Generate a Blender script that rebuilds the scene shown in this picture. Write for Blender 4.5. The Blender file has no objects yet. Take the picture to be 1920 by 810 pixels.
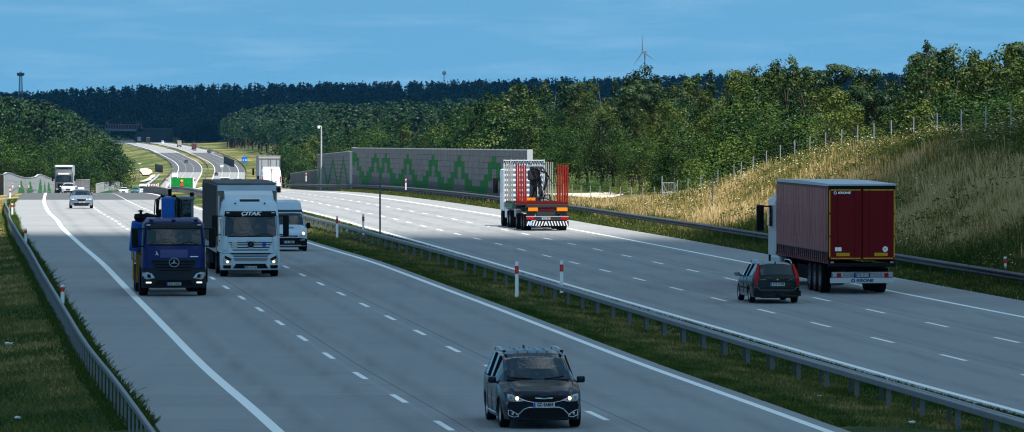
import bpy, bmesh, math, random
import numpy as np
from mathutils import Vector, Matrix
R = math.radians
random.seed(7); rng = np.random.default_rng(7)
sc = bpy.context.scene
COL = sc.collection
F = 10667.0; H = 7.13; HR = 196.0          # focal length in photo pixels, camera height, horizon row
# ---------------------------------------------------------------- curves of the motorway
def pchip(xs, ys):
    xs = np.array(xs, float); ys = np.array(ys, float)
    h = np.diff(xs); dl = np.diff(ys) / h
    m = np.zeros_like(ys)
    for i in range(1, len(xs) - 1):
        if dl[i-1] * dl[i] > 0:
            w1 = 2*h[i] + h[i-1]; w2 = h[i] + 2*h[i-1]
            m[i] = (w1 + w2) / (w1/dl[i-1] + w2/dl[i])
    m[0] = dl[0]; m[-1] = dl[-1]
    def f(x):
        x = np.asarray(x, float); xc = np.clip(x, xs[0], xs[-1])
        i = np.clip(np.searchsorted(xs, xc) - 1, 0, len(h) - 1)
        t = (xc - xs[i]) / h[i]
        r = ((1+2*t)*(1-t)**2)*ys[i] + t*(1-t)**2*h[i]*m[i] + t*t*(3-2*t)*ys[i+1] + t*t*(t-1)*h[i]*m[i+1]
        return r + (x - xc) * np.where(x < xs[0], m[0], m[-1])
    return f
X3 = pchip([60,128.6,150.3,174.3,186.3,210.3,234.3,258.3,294.3,342.3,366,414,580,766,1000,1180,1700,2500,2750,2880,2980,3060,3170,3320,3500,3680,3820,3950,4200,4600,6000,8000],
           [23.0,15.85,13.48,11.02,9.8,7.37,4.99,2.615,-.9,-5.49,-7.6,-12.1,-26,-40.2,-51.6,-60,-86,-128.5,-140,-147.3,-155.2,-163,-173.5,-187,-205,-222,-235,-248,-275,-325,-500,-760])
def par(d): return -(max(d-255, 0)**2)/57000
kd = [60,200,255,300,350,400,450,500,550,600,650,690]
far_d = [766,1000,1180,1700,2200,2500,2750,2880,2980,3060,3170,3320,3500,3680,3820,3950,4600,8000]
far_z = [-4.3,-7.6,-10.0,-19.5,-26.3,-26.6,-25.4,-24.2,-22.8,-21.8,-20.8,-19.95,-19.5,-19.4,-19.7,-19.9,-20,-20]
ZR = pchip(kd + far_d, [par(d) for d in kd] + far_z)
ZL = pchip([60,120,150,200,235,280,348,421,500,600,700,766,1000,1180,1700] + far_d[4:],
           [.1,.2,.25,.36,.38,.17,-.24,-.72,-1.4,-2.35,-3.75,-5.0,-9,-11.5,-20] + far_z[4:])
def dX3(d): return (X3(np.asarray(d)+.5) - X3(np.asarray(d)-.5))
def PX(d, o): return X3(d) + o * np.sqrt(1 + dX3(d)**2)
def road_z(o, d):
    t = np.clip((o + 9.5) / 5.35, 0, 1)
    return ZL(d) * (1-t) + ZR(d) * t
def px2x(px, d): return (px - 960) * d / F
def row2z(row, d): return H - (row - HR) * d / F
def smooth(a): a = np.clip(a, 0, 1); return a*a*(3-2*a)
# hill table: depth rows x photo columns
TP = [-600,0,100,190,240,330,440,540,620,800,950,1100,1300,1900,2600]
TD = [60,430,520,600,700,1000,1300,1700,2200,2600,3000,3400,3800,4200,5000,6000,7000,9000]
TZ = np.array([
 [0,0,0,0,0,0,0,0,0,0,0,0,0,0,0],
 [-1,-1,-1,-1,-1,-1,-1,-1,-1,-1,-1,-.6,-.4,-.4,-.4],
 [-2,-2,-2,-2,-2,-2,-2,-2,-2,-2,-2,-1.8,-1.2,-1,-1],
 [-3,-3,-3,-3,-3,-3,-3,-3,-3,-3,-3.1,-3.1,-2.2,-1,-1],
 [-5,-5,-5.5,-5.5,-5,-5,-5,-4,-4,-4,-3.4,-3.1,-2.4,-1,-1],
 [-8,-8,-9,-9.5,-10,-9,-8.5,-9.5,-10,-9,-7,-5,-4,-3,-3],
 [-10,-10,-11.5,-12.5,-13.5,-14,-14,-12.5,-12,-11,-8,-6,-5,-4,-4],
 [-7,-7,-10,-16,-20.5,-20.5,-20,-16,-13,-12,-9,-7,-5,-4,-4],
 [-2.5,-2.5,-8,-16,-27,-27,-26.5,-20,-10,-9.5,-8,-6,-5,-4,-4],
 [-3,-3,-9,-17,-28,-27.4,-26.8,-21,-10,-8,-7,-6,-5,-4,-4],
 [-6,-6,-12,-18,-27.5,-24.5,-22,-18,-12,-8,-6,-5,-4,-4,-4],
 [-9,-9,-14,-19,-24,-22,-18.5,-15,-11,-7,-5,-4,-3,-3,-3],
 [-11,-11,-16,-20,-21,-21,-18.5,-15,-11,-6,-4,-3,-2,-2,-2],
 [-11,-11,-15,-20,-21,-21,-19.5,-17,-12,-8,-1,1,3,4,4],
 [-3,-3,-2,-3,-5,-6,-6,-5,-2,1,5,7,9,12,12],
 [1,1,4,7,9,9.5,10.5,11.5,12,13.5,16,17.5,20,23,23],
 [1,1,4,7,9,9.5,10.5,11.5,12,13.5,16,17.5,20,23,23],
 [0,0,2,3,3,3,3,3,3,3,3,3,3,3,3]], float)
def table(d, px):
    d = np.clip(np.asarray(d, float), TD[0], TD[-1]-1e-3); px = np.clip(np.asarray(px, float), TP[0], TP[-1]-1e-3)
    i = np.searchsorted(TD, d, side='right') - 1; j = np.searchsorted(TP, px, side='right') - 1
    td = np.array(TD, float); tp = np.array(TP, float)
    a = smooth((d - td[i])/(td[i+1]-td[i])); b = (px - tp[j])/(tp[j+1]-tp[j])
    return (TZ[i,j]*(1-a)+TZ[i+1,j]*a)*(1-b) + (TZ[i,j+1]*(1-a)+TZ[i+1,j+1]*a)*b
RIDGE = pchip([60,200,250,290,330,370,400,430,470,520,560,600,700],[6.2,5.9,5.6,5.3,4.3,2.9,1.0,-.45,-1.25,-2.15,-2.85,-3.1,-3.1])
def ground_z(X, d):
    X = np.asarray(X, float); d = np.asarray(d, float)
    o = (X - X3(d)) / np.sqrt(1 + dX3(d)**2)
    px = 960 + F * X / d
    T = table(d, px)
    # right side
    e = smooth((d - 430) / 170.0)
    top = RIDGE(np.minimum(d, 700)) * (1-e) + T * e
    top = np.where(d < 600, top + np.clip((o - 26) * .01, 0, 1.2), top)
    o_s = 13 + 7.5 * smooth((d - 325) / 60) * (1 - e)
    wr = smooth((o - o_s) / (26 - o_s + 22 * e))
    zr = (ZR(d) - .06 - .08 * np.clip((o - 10.8) / 2.2, 0, 1)) * (1 - wr) + top * wr
    # left side
    near = ZL(d) - .04 - .10 * np.clip(-o - 24.6, 0, 8)
    wl = smooth((-o - 27) / 30.0) * smooth((d - 450) / 250)
    zl = near * (1 - wl) + T * wl
    mid = road_z(o, d) + .02
    g = np.where(o > 10.8, zr, np.where(o < -24.05, zl, mid)); f = smooth((d - 4300) / 350)
    return g * (1 - f) + T * f
def gz(x, d): return float(ground_z(x, d))
# ---------------------------------------------------------------- materials
def nodes(m):
    m.use_nodes = True
    nt = m.node_tree; return nt, nt.nodes, nt.links
MATS = {}
def pm(name, col, rough=.6, metal=0, var=.0, scale=4, bump=0, coat=0, spec=.14, emit=None, es=0, coord='Object', trans=0):
    if name in MATS: return MATS[name]
    m = bpy.data.materials.new(name); nt, N, L = nodes(m); b = N['Principled BSDF']
    b.inputs['Base Color'].default_value = (*col, 1); b.inputs['Roughness'].default_value = rough
    b.inputs['Metallic'].default_value = metal; b.inputs['Coat Weight'].default_value = coat*.45
    b.inputs['Specular IOR Level'].default_value = spec
    b.inputs['Coat Roughness'].default_value = .06
    if emit: b.inputs['Emission Color'].default_value = (*emit, 1); b.inputs['Emission Strength'].default_value = es
    if var or bump:
        tc = N.new('ShaderNodeTexCoord'); no = N.new('ShaderNodeTexNoise'); no.inputs['Scale'].default_value = scale
        no.inputs['Detail'].default_value = 6; no.inputs['Roughness'].default_value = .65
        L.new(tc.outputs[coord], no.inputs['Vector'])
        if var:
            mr = N.new('ShaderNodeMapRange'); mr.inputs[1].default_value = .3; mr.inputs[2].default_value = .7
            mr.inputs[3].default_value = 1 - var; mr.inputs[4].default_value = 1 + var
            L.new(no.outputs['Fac'], mr.inputs[0])
            vm = N.new('ShaderNodeVectorMath'); vm.operation = 'SCALE'; vm.inputs[0].default_value = col
            L.new(mr.outputs[0], vm.inputs['Scale']); L.new(vm.outputs[0], b.inputs['Base Color'])
        if bump:
            bp = N.new('ShaderNodeBump'); bp.inputs['Strength'].default_value = bump; bp.inputs['Distance'].default_value = .03
            L.new(no.outputs['Fac'], bp.inputs['Height']); L.new(bp.outputs[0], b.inputs['Normal'])
    MATS[name] = m; return m
def math_node(N, L, op, a, b=None, c=None, clamp=False):
    n = N.new('ShaderNodeMath'); n.operation = op; n.use_clamp = clamp
    for i, v in enumerate((a, b, c)):
        if v is None: continue
        if isinstance(v, (int, float)): n.inputs[i].default_value = v
        else: L.new(v, n.inputs[i])
    return n.outputs[0]
def mixc(N, L, f, a, b, mode='MIX'):
    n = N.new('ShaderNodeMix'); n.data_type = 'RGBA'; n.blend_type = mode
    for s, v in ((n.inputs[0], f), (n.inputs[6], a), (n.inputs[7], b)):
        if isinstance(v, (int, float)): s.default_value = v
        elif isinstance(v, tuple): s.default_value = (*v, 1)
        else: L.new(v, s)
    return n.outputs[2]
# ---------------------------------------------------------------- objects
def tag(o, label=None, cat=None, group=None, kind=None):
    if label: o['label'] = label
    if cat: o['category'] = cat
    if group: o['group'] = group
    if kind: o['kind'] = kind
    return o
def empty(name, loc=(0,0,0), rz=0, label=None, cat=None, group=None):
    o = bpy.data.objects.new(name, None); COL.objects.link(o); o.location = loc; o.rotation_euler = (0,0,rz)
    o.empty_display_size = .3
    return tag(o, label, cat, group)
def fast_mesh(name, V, Fs, mats=(), mi=None, smooth_=False):
    """V (n,3); Fs (m,k) all same k"""
    V = np.asarray(V, np.float32); Fs = np.asarray(Fs, np.int32)
    me = bpy.data.meshes.new(name); k = Fs.shape[1]
    me.vertices.add(len(V)); me.vertices.foreach_set('co', V.ravel())
    me.loops.add(Fs.size); me.loops.foreach_set('vertex_index', Fs.ravel())
    me.polygons.add(len(Fs)); me.polygons.foreach_set('loop_start', np.arange(0, Fs.size, k, dtype=np.int32))
    me.polygons.foreach_set('loop_total', np.full(len(Fs), k, np.int32))
    if mi is not None: me.polygons.foreach_set('material_index', np.asarray(mi, np.int32))
    if smooth_: me.polygons.foreach_set('use_smooth', np.ones(len(Fs), bool))
    for m in mats: me.materials.append(m)
    me.update(calc_edges=True); return me
def link(name, me, parent=None):
    o = bpy.data.objects.new(name, me); COL.objects.link(o)
    if parent: o.parent = parent
    return o
class MB:
    """collects shapes into one mesh"""
    def __init__(s): s.v = []; s.f = []; s.m = []; s.sm = []
    def add(s, vs, fs, mi=0, sm=False):
        b = len(s.v); s.v += [tuple(map(float, v)) for v in vs]; s.f += [tuple(b+i for i in f) for f in fs]
        s.m += [mi]*len(fs); s.sm += [sm]*len(fs); return s
    def box(s, c, d, bev=0, mi=0, rot=None):
        bm = bmesh.new(); bmesh.ops.create_cube(bm, size=1)
        for v in bm.verts: v.co = Vector((v.co.x*d[0], v.co.y*d[1], v.co.z*d[2]))
        if bev: bmesh.ops.bevel(bm, geom=list(bm.edges), offset=bev, segments=2, affect='EDGES', profile=.6)
        if rot: bmesh.ops.rotate(bm, cent=(0,0,0), matrix=rot, verts=bm.verts)
        bm.verts.index_update()
        s.add([tuple(v.co + Vector(c)) for v in bm.verts], [[v.index for v in f.verts] for f in bm.faces], mi, False); bm.free(); return s
    def tube(s, pts, r, n=8, mi=0, cap=True):
        pts = [Vector(p) for p in pts]; rr = r if isinstance(r, (list, tuple)) else [r]*len(pts); vs = []
        prev = None
        for i, p in enumerate(pts):
            a = pts[max(i-1,0)]; b = pts[min(i+1,len(pts)-1)]; t = (b-a).normalized()
            up = Vector((0,0,1)) if abs(t.z) < .9 else Vector((1,0,0))
            if prev is not None: up = prev
            x = t.cross(up).normalized(); y = x.cross(t).normalized(); prev = y if prev is None else y
            for k in range(n):
                an = 2*math.pi*k/n; vs.append(p + (x*math.cos(an) + y*math.sin(an))*rr[i])
        fs = [[i*n+k, i*n+(k+1)%n, (i+1)*n+(k+1)%n, (i+1)*n+k] for i in range(len(pts)-1) for k in range(n)]
        if cap: fs += [list(range(n))[::-1], [(len(pts)-1)*n+k for k in range(n)]]
        return s.add(vs, fs, mi, True)
    def lathe(s, prof, axis='y', c=(0,0,0), n=20, mi=0, sm=True):
        """prof: list (radius, along)"""
        vs = []
        for r, a in prof:
            for k in range(n):
                an = 2*math.pi*k/n; u, w = r*math.cos(an), r*math.sin(an)
                vs.append((c[0]+u, c[1]+a, c[2]+w) if axis == 'y' else (c[0]+a, c[1]+u, c[2]+w) if axis == 'x' else (c[0]+u, c[1]+w, c[2]+a))
        fs = [[i*n+k, i*n+(k+1)%n, (i+1)*n+(k+1)%n, (i+1)*n+k] for i in range(len(prof)-1) for k in range(n)]
        return s.add(vs, fs, mi, sm)
    def prism(s, poly, a0, a1, axis='y', mi=0):
        """poly in the plane across axis; y: (x,z), x: (y,z), z: (x,y)"""
        def P(p, a): return (p[0], a, p[1]) if axis == 'y' else (a, p[0], p[1]) if axis == 'x' else (p[0], p[1], a)
        n = len(poly); vs = [P(p, a0) for p in poly] + [P(p, a1) for p in poly]
        return s.add(vs, [list(range(n)), list(range(n, 2*n))[::-1]] + [[i, n+i, n+(i+1)%n, (i+1)%n] for i in range(n)], mi)
    def build(s, name, mats, parent=None, sharp=35, weld=False):
        if not isinstance(mats, (list, tuple)): mats = [mats]
        me = bpy.data.meshes.new(name); me.from_pydata(s.v, [], s.f)
        for m in mats: me.materials.append(m)
        me.polygons.foreach_set('material_index', s.m); me.polygons.foreach_set('use_smooth', s.sm)
        bm = bmesh.new(); bm.from_mesh(me)
        if weld: bmesh.ops.remove_doubles(bm, verts=bm.verts, dist=1e-4)
        bmesh.ops.recalc_face_normals(bm, faces=bm.faces); bm.to_mesh(me); bm.free()
        if any(s.sm): me.set_sharp_from_angle(angle=R(sharp))
        me.update(); return link(name, me, parent)
def mirror(fn):
    for sd in (-1, 1): fn(sd)
def text(name, body, size, mat, parent, M, ext=.004, align='CENTER', shear=0, sx=1.0, bold=0):
    cu = bpy.data.curves.new(name, 'FONT'); cu.body = body; cu.size = size; cu.extrude = ext; cu.align_x = align; cu.align_y = 'CENTER'
    cu.shear = shear; cu.offset = bold; cu.resolution_u = 4
    o = bpy.data.objects.new(name, cu); COL.objects.link(o)
    bpy.context.view_layer.update()
    me = bpy.data.meshes.new_from_object(o.evaluated_get(bpy.context.evaluated_depsgraph_get()))
    bpy.data.objects.remove(o); bpy.data.curves.remove(cu)
    for v in me.vertices: v.co.x *= sx
    me.transform(M); me.materials.clear(); me.materials.append(mat)
    return link(name, me, parent)
# text plane facing +x (front) / -x (rear): letters read from outside
def face_front(x, y, z): return Matrix.Translation((x,y,z)) @ Matrix(((0,0,1,0),(1,0,0,0),(0,1,0,0),(0,0,0,1)))
def face_rear(x, y, z): return Matrix.Translation((x,y,z)) @ Matrix(((0,0,-1,0),(-1,0,0,0),(0,1,0,0),(0,0,0,1)))
SKY_LIFT = .34; SKY_TINT = (.66,1.10,1.04); WISP = (5.5,7,7.8); CLOUDC = (7.9,9.0,9.8); SKY_STR = .090; SUN_STR = 4.8; EXPOSURE = .85
HAZE = .000012; HAZE_COL = (.06,.42,1.0)
# ================================================================ roads, ground
def stations(d0, d1):
    out = [d0]
    while out[-1] < d1: out.append(out[-1] + max(2.5, out[-1]*.012))
    out[-1] = d1; return np.array(out)
def ribbon(name, d, offs, zf, mats, uv=True, attr=None, parent=None):
    D, O = np.meshgrid(d, offs, indexing='ij'); X = PX(D, O); Z = zf(D, O)
    V = np.stack([X, D, Z], -1).reshape(-1, 3); n, m = D.shape
    i = np.arange(n-1)[:,None]*m + np.arange(m-1)[None,:]
    Fs = np.stack([i, i+1, i+m+1, i+m], -1).reshape(-1, 4)
    me = fast_mesh(name, V, Fs, mats, smooth_=True)
    if uv:
        u = me.uv_layers.new(name='UVMap'); UV = np.stack([O, D], -1).reshape(-1, 2).astype(np.float32)
        u.data.foreach_set('uv', UV[Fs.ravel()].ravel())
    if attr is not None:
        a = me.attributes.new('dry', 'FLOAT', 'POINT'); a.data.foreach_set('value', attr(D, O, X).astype(np.float32).ravel())
    return link(name, me, parent)

def road_mat(name, lines, dashes, joints, asphalt, o0):
    m = bpy.data.materials.new(name); nt, N, L = nodes(m); b = N['Principled BSDF']
    uv = N.new('ShaderNodeUVMap'); sp = N.new('ShaderNodeSeparateXYZ'); L.new(uv.outputs[0], sp.inputs[0])
    U, V = sp.outputs[0], sp.outputs[1]
    M = lambda *a, **k: math_node(N, L, *a, **k)
    def near(o, w, soft=.012):     # 1 inside |U-o|<w/2
        return M('MULTIPLY_ADD', M('ABSOLUTE', M('SUBTRACT', U, o)), -1/soft, (w/2)/soft + .5, clamp=True)
    tc = N.new('ShaderNodeTexCoord')
    def noise(scale, detail=5, rough=.6, src=None, stretch=None):
        n = N.new('ShaderNodeTexNoise'); n.inputs['Scale'].default_value = scale; n.inputs['Detail'].default_value = detail; n.inputs['Roughness'].default_value = rough
        if stretch:
            mp = N.new('ShaderNodeMapping'); mp.inputs['Scale'].default_value = stretch; L.new(tc.outputs['Object'], mp.inputs[0]); L.new(mp.outputs[0], n.inputs[0])
        else: L.new(tc.outputs['Object'], n.inputs[0])
        return n.outputs['Fac']
    big = noise(.06, 4); fine = noise(9, 8, .75); streak = noise(1, 5, .6, stretch=(2.2, .03, 1)); stain = noise(.45, 6, .7)
    conc = mixc(N, L, big, (.225,.228,.226), (.275,.277,.272))
    conc = mixc(N, L, M('MULTIPLY', M('SUBTRACT', streak, .35), 1.3, clamp=True), conc, (.215,.218,.22))
    conc = mixc(N, L, M('MULTIPLY', M('SUBTRACT', stain, .56), 3.0, clamp=True), conc, (.175,.178,.178))
    # slab tone: every 5 m slab slightly different
    wn = N.new('ShaderNodeTexWhiteNoise'); wn.noise_dimensions = '2D'; cx = N.new('ShaderNodeCombineXYZ')
    L.new(M('FLOOR', M('DIVIDE', V, 5.0)), cx.inputs[0]); L.new(M('FLOOR', M('DIVIDE', M('SUBTRACT', U, o0), 3.85)), cx.inputs[1]); L.new(cx.outputs[0], wn.inputs[0])
    conc = mixc(N, L, 1.0, conc, mixc(N, L, wn.outputs[0], (.93,.93,.94), (1.04,1.04,1.03)), 'MULTIPLY')
    # wheel tracks
    tr = None
    for o in joints:
        for w in (-1.0, 1.0):
            g = M('MULTIPLY_ADD', M('ABSOLUTE', M('SUBTRACT', U, o + w)), -2.4, 1.0, clamp=True)
            tr = g if tr is None else M('MAXIMUM', tr, g)
    conc = mixc(N, L, M('MULTIPLY', M('MULTIPLY', tr, M('MULTIPLY_ADD', streak, 1.4, -.25, clamp=True)), .75), conc, (.135,.138,.142))
    tj = M('LESS_THAN', M('FRACT', M('DIVIDE', V, 5.0)), .012)
    conc = mixc(N, L, M('MULTIPLY', tj, .45), conc, (.08,.08,.08))
    for o, _, _, _ in dashes:
        conc = mixc(N, L, M('MULTIPLY', near(o + .40, .035), .8), conc, (.055,.055,.055))
        conc = mixc(N, L, M('MULTIPLY', near(o - .0, .16), .25), conc, (.33,.335,.335))
    asp = mixc(N, L, fine, (.055,.058,.062), (.095,.098,.102))
    am = None
    for a0, a1 in asphalt:
        g = M('MULTIPLY', M('GREATER_THAN', V, a0), M('LESS_THAN', V, a1)); am = g if am is None else M('MAXIMUM', am, g)
    col = mixc(N, L, am, conc, asp) if am is not None else conc
    col = mixc(N, L, 1.0, col, mixc(N, L, fine, (.88,.88,.88), (1.1,1.1,1.1)), 'MULTIPLY')
    paint = None
    for o, w in lines:
        g = near(o, w); paint = g if paint is None else M('MAXIMUM', paint, g)
    for o, ph, per, ln in dashes:
        fr = M('MULTIPLY', M('FRACT', M('DIVIDE', M('SUBTRACT', V, ph), per)), per)   # 0 at ph
        g = M('MULTIPLY', near(o, .15), M('GREATER_THAN', fr, per - ln)); paint = M('MAXIMUM', paint, g)
    wear = M('MULTIPLY_ADD', M('SUBTRACT', fine, .5), -.8, .98, clamp=True)
    col = mixc(N, L, M('MULTIPLY', paint, wear), col, (.84,.82,.78))
    L.new(col, b.inputs['Base Color']); b.inputs['Roughness'].default_value = .82; b.inputs['Specular IOR Level'].default_value = .3
    bp = N.new('ShaderNodeBump'); bp.inputs['Strength'].default_value = .25; bp.inputs['Distance'].default_value = .01; L.new(fine, bp.inputs['Height']); L.new(bp.outputs[0], b.inputs['Normal'])
    return m
Ls = stations(60, 4330)
rl = road_mat('road_left_surface', [(-21.55,.26),(-9.95,.22)], [(-17.85,157.4,10.97,3.6),(-14.1,161.3,11.0,3.6)], [-19.7,-16,-12], [(520,1150),(2740,3240)], -24.05)
rr = road_mat('road_right_surface', [(-3.65,.22),(7.8,.22)], [(0,174.3,12,4),(3.75,174.3,12,4)], [-1.8,1.9,5.8], [(2740,3240)], -4.15)
road_left = ribbon('road_oncoming', Ls, np.array([-24.05,-21.5,-18,-14,-9.5]), lambda D,O: ZL(D), [rl]); tag(road_left, kind='structure')
road_right = ribbon('road_outgoing', Ls, np.array([-4.15,-.2,3.6,7.4,10.8]), lambda D,O: ZR(D), [rr]); tag(road_right, kind='structure')

def ground_mat():
    m = bpy.data.materials.new('grass_ground'); nt, N, L = nodes(m); b = N['Principled BSDF']
    M = lambda *a, **k: math_node(N, L, *a, **k)
    at = N.new('ShaderNodeAttribute'); at.attribute_name = 'dry'
    tc = N.new('ShaderNodeTexCoord')
    def noise(scale, detail=6, rough=.65):
        n = N.new('ShaderNodeTexNoise'); n.inputs['Scale'].default_value = scale; n.inputs['Detail'].default_value = detail; n.inputs['Roughness'].default_value = rough
        L.new(tc.outputs['Object'], n.inputs[0]); return n.outputs['Fac']
    a = noise(.35); c = noise(2.2); lo = noise(.022, 5, .7); f = noise(14, 4, .8)
    t = M('ADD', M('ADD', at.outputs['Fac'], M('MULTIPLY', M('SUBTRACT', a, .5), 1.5)), M('ADD', M('MULTIPLY', M('SUBTRACT', c, .5), .9), M('MULTIPLY', M('SUBTRACT', lo, .5), 3.0)), clamp=True)
    cr = N.new('ShaderNodeValToRGB'); L.new(t, cr.inputs[0]); e = cr.color_ramp.elements
    e[0].position = 0; e[0].color = (.036,.068,.015,1); e[1].position = 1; e[1].color = (.42,.285,.12,1)
    for p, col in ((.3,(.062,.092,.022,1)), (.5,(.10,.105,.032,1)), (.7,(.24,.195,.08,1))):
        x = e.new(p); x.color = col
    col = mixc(N, L, 1.0, cr.outputs[0], mixc(N, L, f, (.45,.45,.45), (1.45,1.45,1.45)), 'MULTIPLY')
    L.new(col, b.inputs['Base Color']); b.inputs['Roughness'].default_value = .95; b.inputs['Specular IOR Level'].default_value = .1
    bp = N.new('ShaderNodeBump'); bp.inputs['Strength'].default_value = .9; bp.inputs['Distance'].default_value = .12
    L.new(M('ADD', c, f), bp.inputs['Height']); L.new(bp.outputs[0], b.inputs['Normal'])
    return m
GM = ground_mat()
def zg(D, O): return ground_z(PX(D, O), D)
Lg = stations(60, 9000)
def dry_r(D, O, X):
    px = 960 + F*X/D
    v = np.where(D < 620, .18 + .75*smooth((O-12.6)/4) - .35*smooth((O-22)/4), .55)
    v = np.where((D > 1500), .36 - .30*smooth((O-75)/40), v)
    v = np.where((D > 700) & (D < 1500) & (O > 40), .1, v)
    return np.where(D > 4100, .0, v)
def dry_l(D, O, X): return np.where(D > 4100, 0, np.where(D > 1500, .36 - .30*smooth((-O-70)/30), np.where(D < 330, .28 + .05*np.sin(D*.05), .28 + .4*smooth((D-380)/60))))
offs_r = np.concatenate([[10.8,11.3,12,12.6], np.arange(13.2,27,.9), 27 + np.geomspace(.8, 2600, 70)])
offs_l = -np.concatenate([[24.05,24.4,24.9,25.5,26.2,27,28], 28 + np.geomspace(.8, 2200, 60)])[::-1]
tag(ribbon('ground_cutting', Lg, offs_r, zg, [GM], attr=dry_r), kind='structure')
tag(ribbon('ground_embankment', Lg, offs_l, zg, [GM], attr=dry_l), kind='structure')
tag(ribbon('ground_under_forest', stations(4322, 9000), np.array([-24.05,-12,0,10.8]), zg, [GM], attr=lambda D,O,X: 0*D), kind='structure')
tag(ribbon('ground_central_reserve', Ls, np.array([-9.5,-9.2,-8,-6.8,-5.5,-4.4,-4.15]), lambda D,O: road_z(O,D)+.03-.03*(np.abs(O+6.8)>2.5), [GM], attr=lambda D,O,X: np.where(D<330,.30,.45)+0*O), kind='structure')
big = MB(); big.add([(-9000,9000,-22),(9000,9000,-22),(9000,30000,-40),(-9000,30000,-40)], [[0,1,2,3]]); tag(big.build('ground_far', GM), kind='structure')
# sand track beyond the fence
def px_patch(name, rows_d, left, right, lift, mat, n=14, kind='structure'):
    D = np.array(rows_d, float); U = np.linspace(0,1,n)
    PXs = np.array([[left[i]*(1-u)+right[i]*u for u in U] for i in range(len(D))]); DD = np.repeat(D[:,None], n, 1)
    X = px2x(PXs, DD); Z = ground_z(X, DD) + lift
    V = np.stack([X,DD,Z],-1).reshape(-1,3); i = np.arange(len(D)-1)[:,None]*n + np.arange(n-1)[None,:]
    o = link(name, fast_mesh(name, V, np.stack([i,i+1,i+n+1,i+n],-1).reshape(-1,4), [mat], smooth_=True)); return tag(o, kind=kind)
sand = pm('pale_sand', (.50,.43,.33), .95, var=.15, scale=.8)
px_patch('sand_path', [556,566,578,590,602,614,626,638,650], [990]*9, [1075,1095,1118,1136,1150,1166,1172,1160,1120], .10, sand)
px_patch('sand_track', [2520,2560,2600,2640,2700], [262,268,275,280,284], [270,284,284,290,292], .5, sand)
px_patch('sand_patch', [2700,2760,2820,2880], [268,266,262,262], [280,286,284,274], .6, sand)
px_patch('ditch_water', [2300,2360,2420,2480,2540,2620,2700], [262,266,272,277,283,290,297], [272,275,280,285,290,296,301], .5, pm('ditch_lining', (.30,.33,.34), .5, var=.1))
# kerb gutter of pale blocks on the oncoming side
kb = MB()
d = 385
while d < 515:
    p0, p1 = (PX(d, -24.42), d), (PX(d, -24.08), d); q0, q1 = (PX(d+4, -24.42), d+4), (PX(d+4, -24.08), d+4); z = float(ZL(d)); z2 = float(ZL(d+4))
    kb.add([(*p0, z-.1),(*p1, z-.1),(*q1, z2-.1),(*q0, z2-.1),(*p0, z+.10),(*p1, z+.02),(*q1, z2+.02),(*q0, z2+.10)], [[4,5,6,7],[0,1,5,4],[2,3,7,6],[1,2,6,5],[0,3,7,4]]); d += 4.9
tag(kb.build('kerb_gutter', pm('pale_concrete', (.46,.41,.34), .9, var=.1, scale=2)), kind='structure')
# ================================================================ vegetation
def leaf_mat(name, c1, c2, trans=.35, nscale=.5, rand=True):
    m = bpy.data.materials.new(name); nt, N, L = nodes(m); out = N['Material Output']; N.remove(N['Principled BSDF'])
    oi = N.new('ShaderNodeObjectInfo'); ge = N.new('ShaderNodeNewGeometry'); tc = N.new('ShaderNodeTexCoord')
    no = N.new('ShaderNodeTexNoise'); no.inputs['Scale'].default_value = nscale; no.inputs['Detail'].default_value = 3; L.new(ge.outputs['Position'], no.inputs[0])
    wn = N.new('ShaderNodeTexNoise'); wn.inputs['Scale'].default_value = nscale*9; wn.inputs['Detail'].default_value = 2; L.new(ge.outputs['Position'], wn.inputs[0])
    M = lambda *a, **k: math_node(N, L, *a, **k)
    f = M('ADD', M('MULTIPLY', no.outputs['Fac'], 1.9), M('MULTIPLY', wn.outputs['Fac'], .8))
    f = M('SUBTRACT', f, .98)
    if rand: f = M('ADD', f, M('MULTIPLY', M('SUBTRACT', oi.outputs['Random'], .5), 1.25))
    col = mixc(N, L, M('ADD', f, 0, clamp=True), c1, c2)
    d = N.new('ShaderNodeBsdfDiffuse'); t = N.new('ShaderNodeBsdfTranslucent'); g = N.new('ShaderNodeBsdfGlossy'); g.inputs['Roughness'].default_value = .45
    g.inputs['Color'].default_value = (.8,.8,.8,1)
    L.new(col, d.inputs[0]); L.new(mixc(N, L, 1.0, col, (1.0,1.0,.45), 'MULTIPLY'), t.inputs[0])
    a = N.new('ShaderNodeMixShader'); a.inputs[0].default_value = trans; L.new(d.outputs[0], a.inputs[1]); L.new(t.outputs[0], a.inputs[2])
    c = N.new('ShaderNodeMixShader'); c.inputs[0].default_value = .012; L.new(a.outputs[0], c.inputs[1]); L.new(g.outputs[0], c.inputs[2])
    L.new(c.outputs[0], out.inputs[0]); return m
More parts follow.
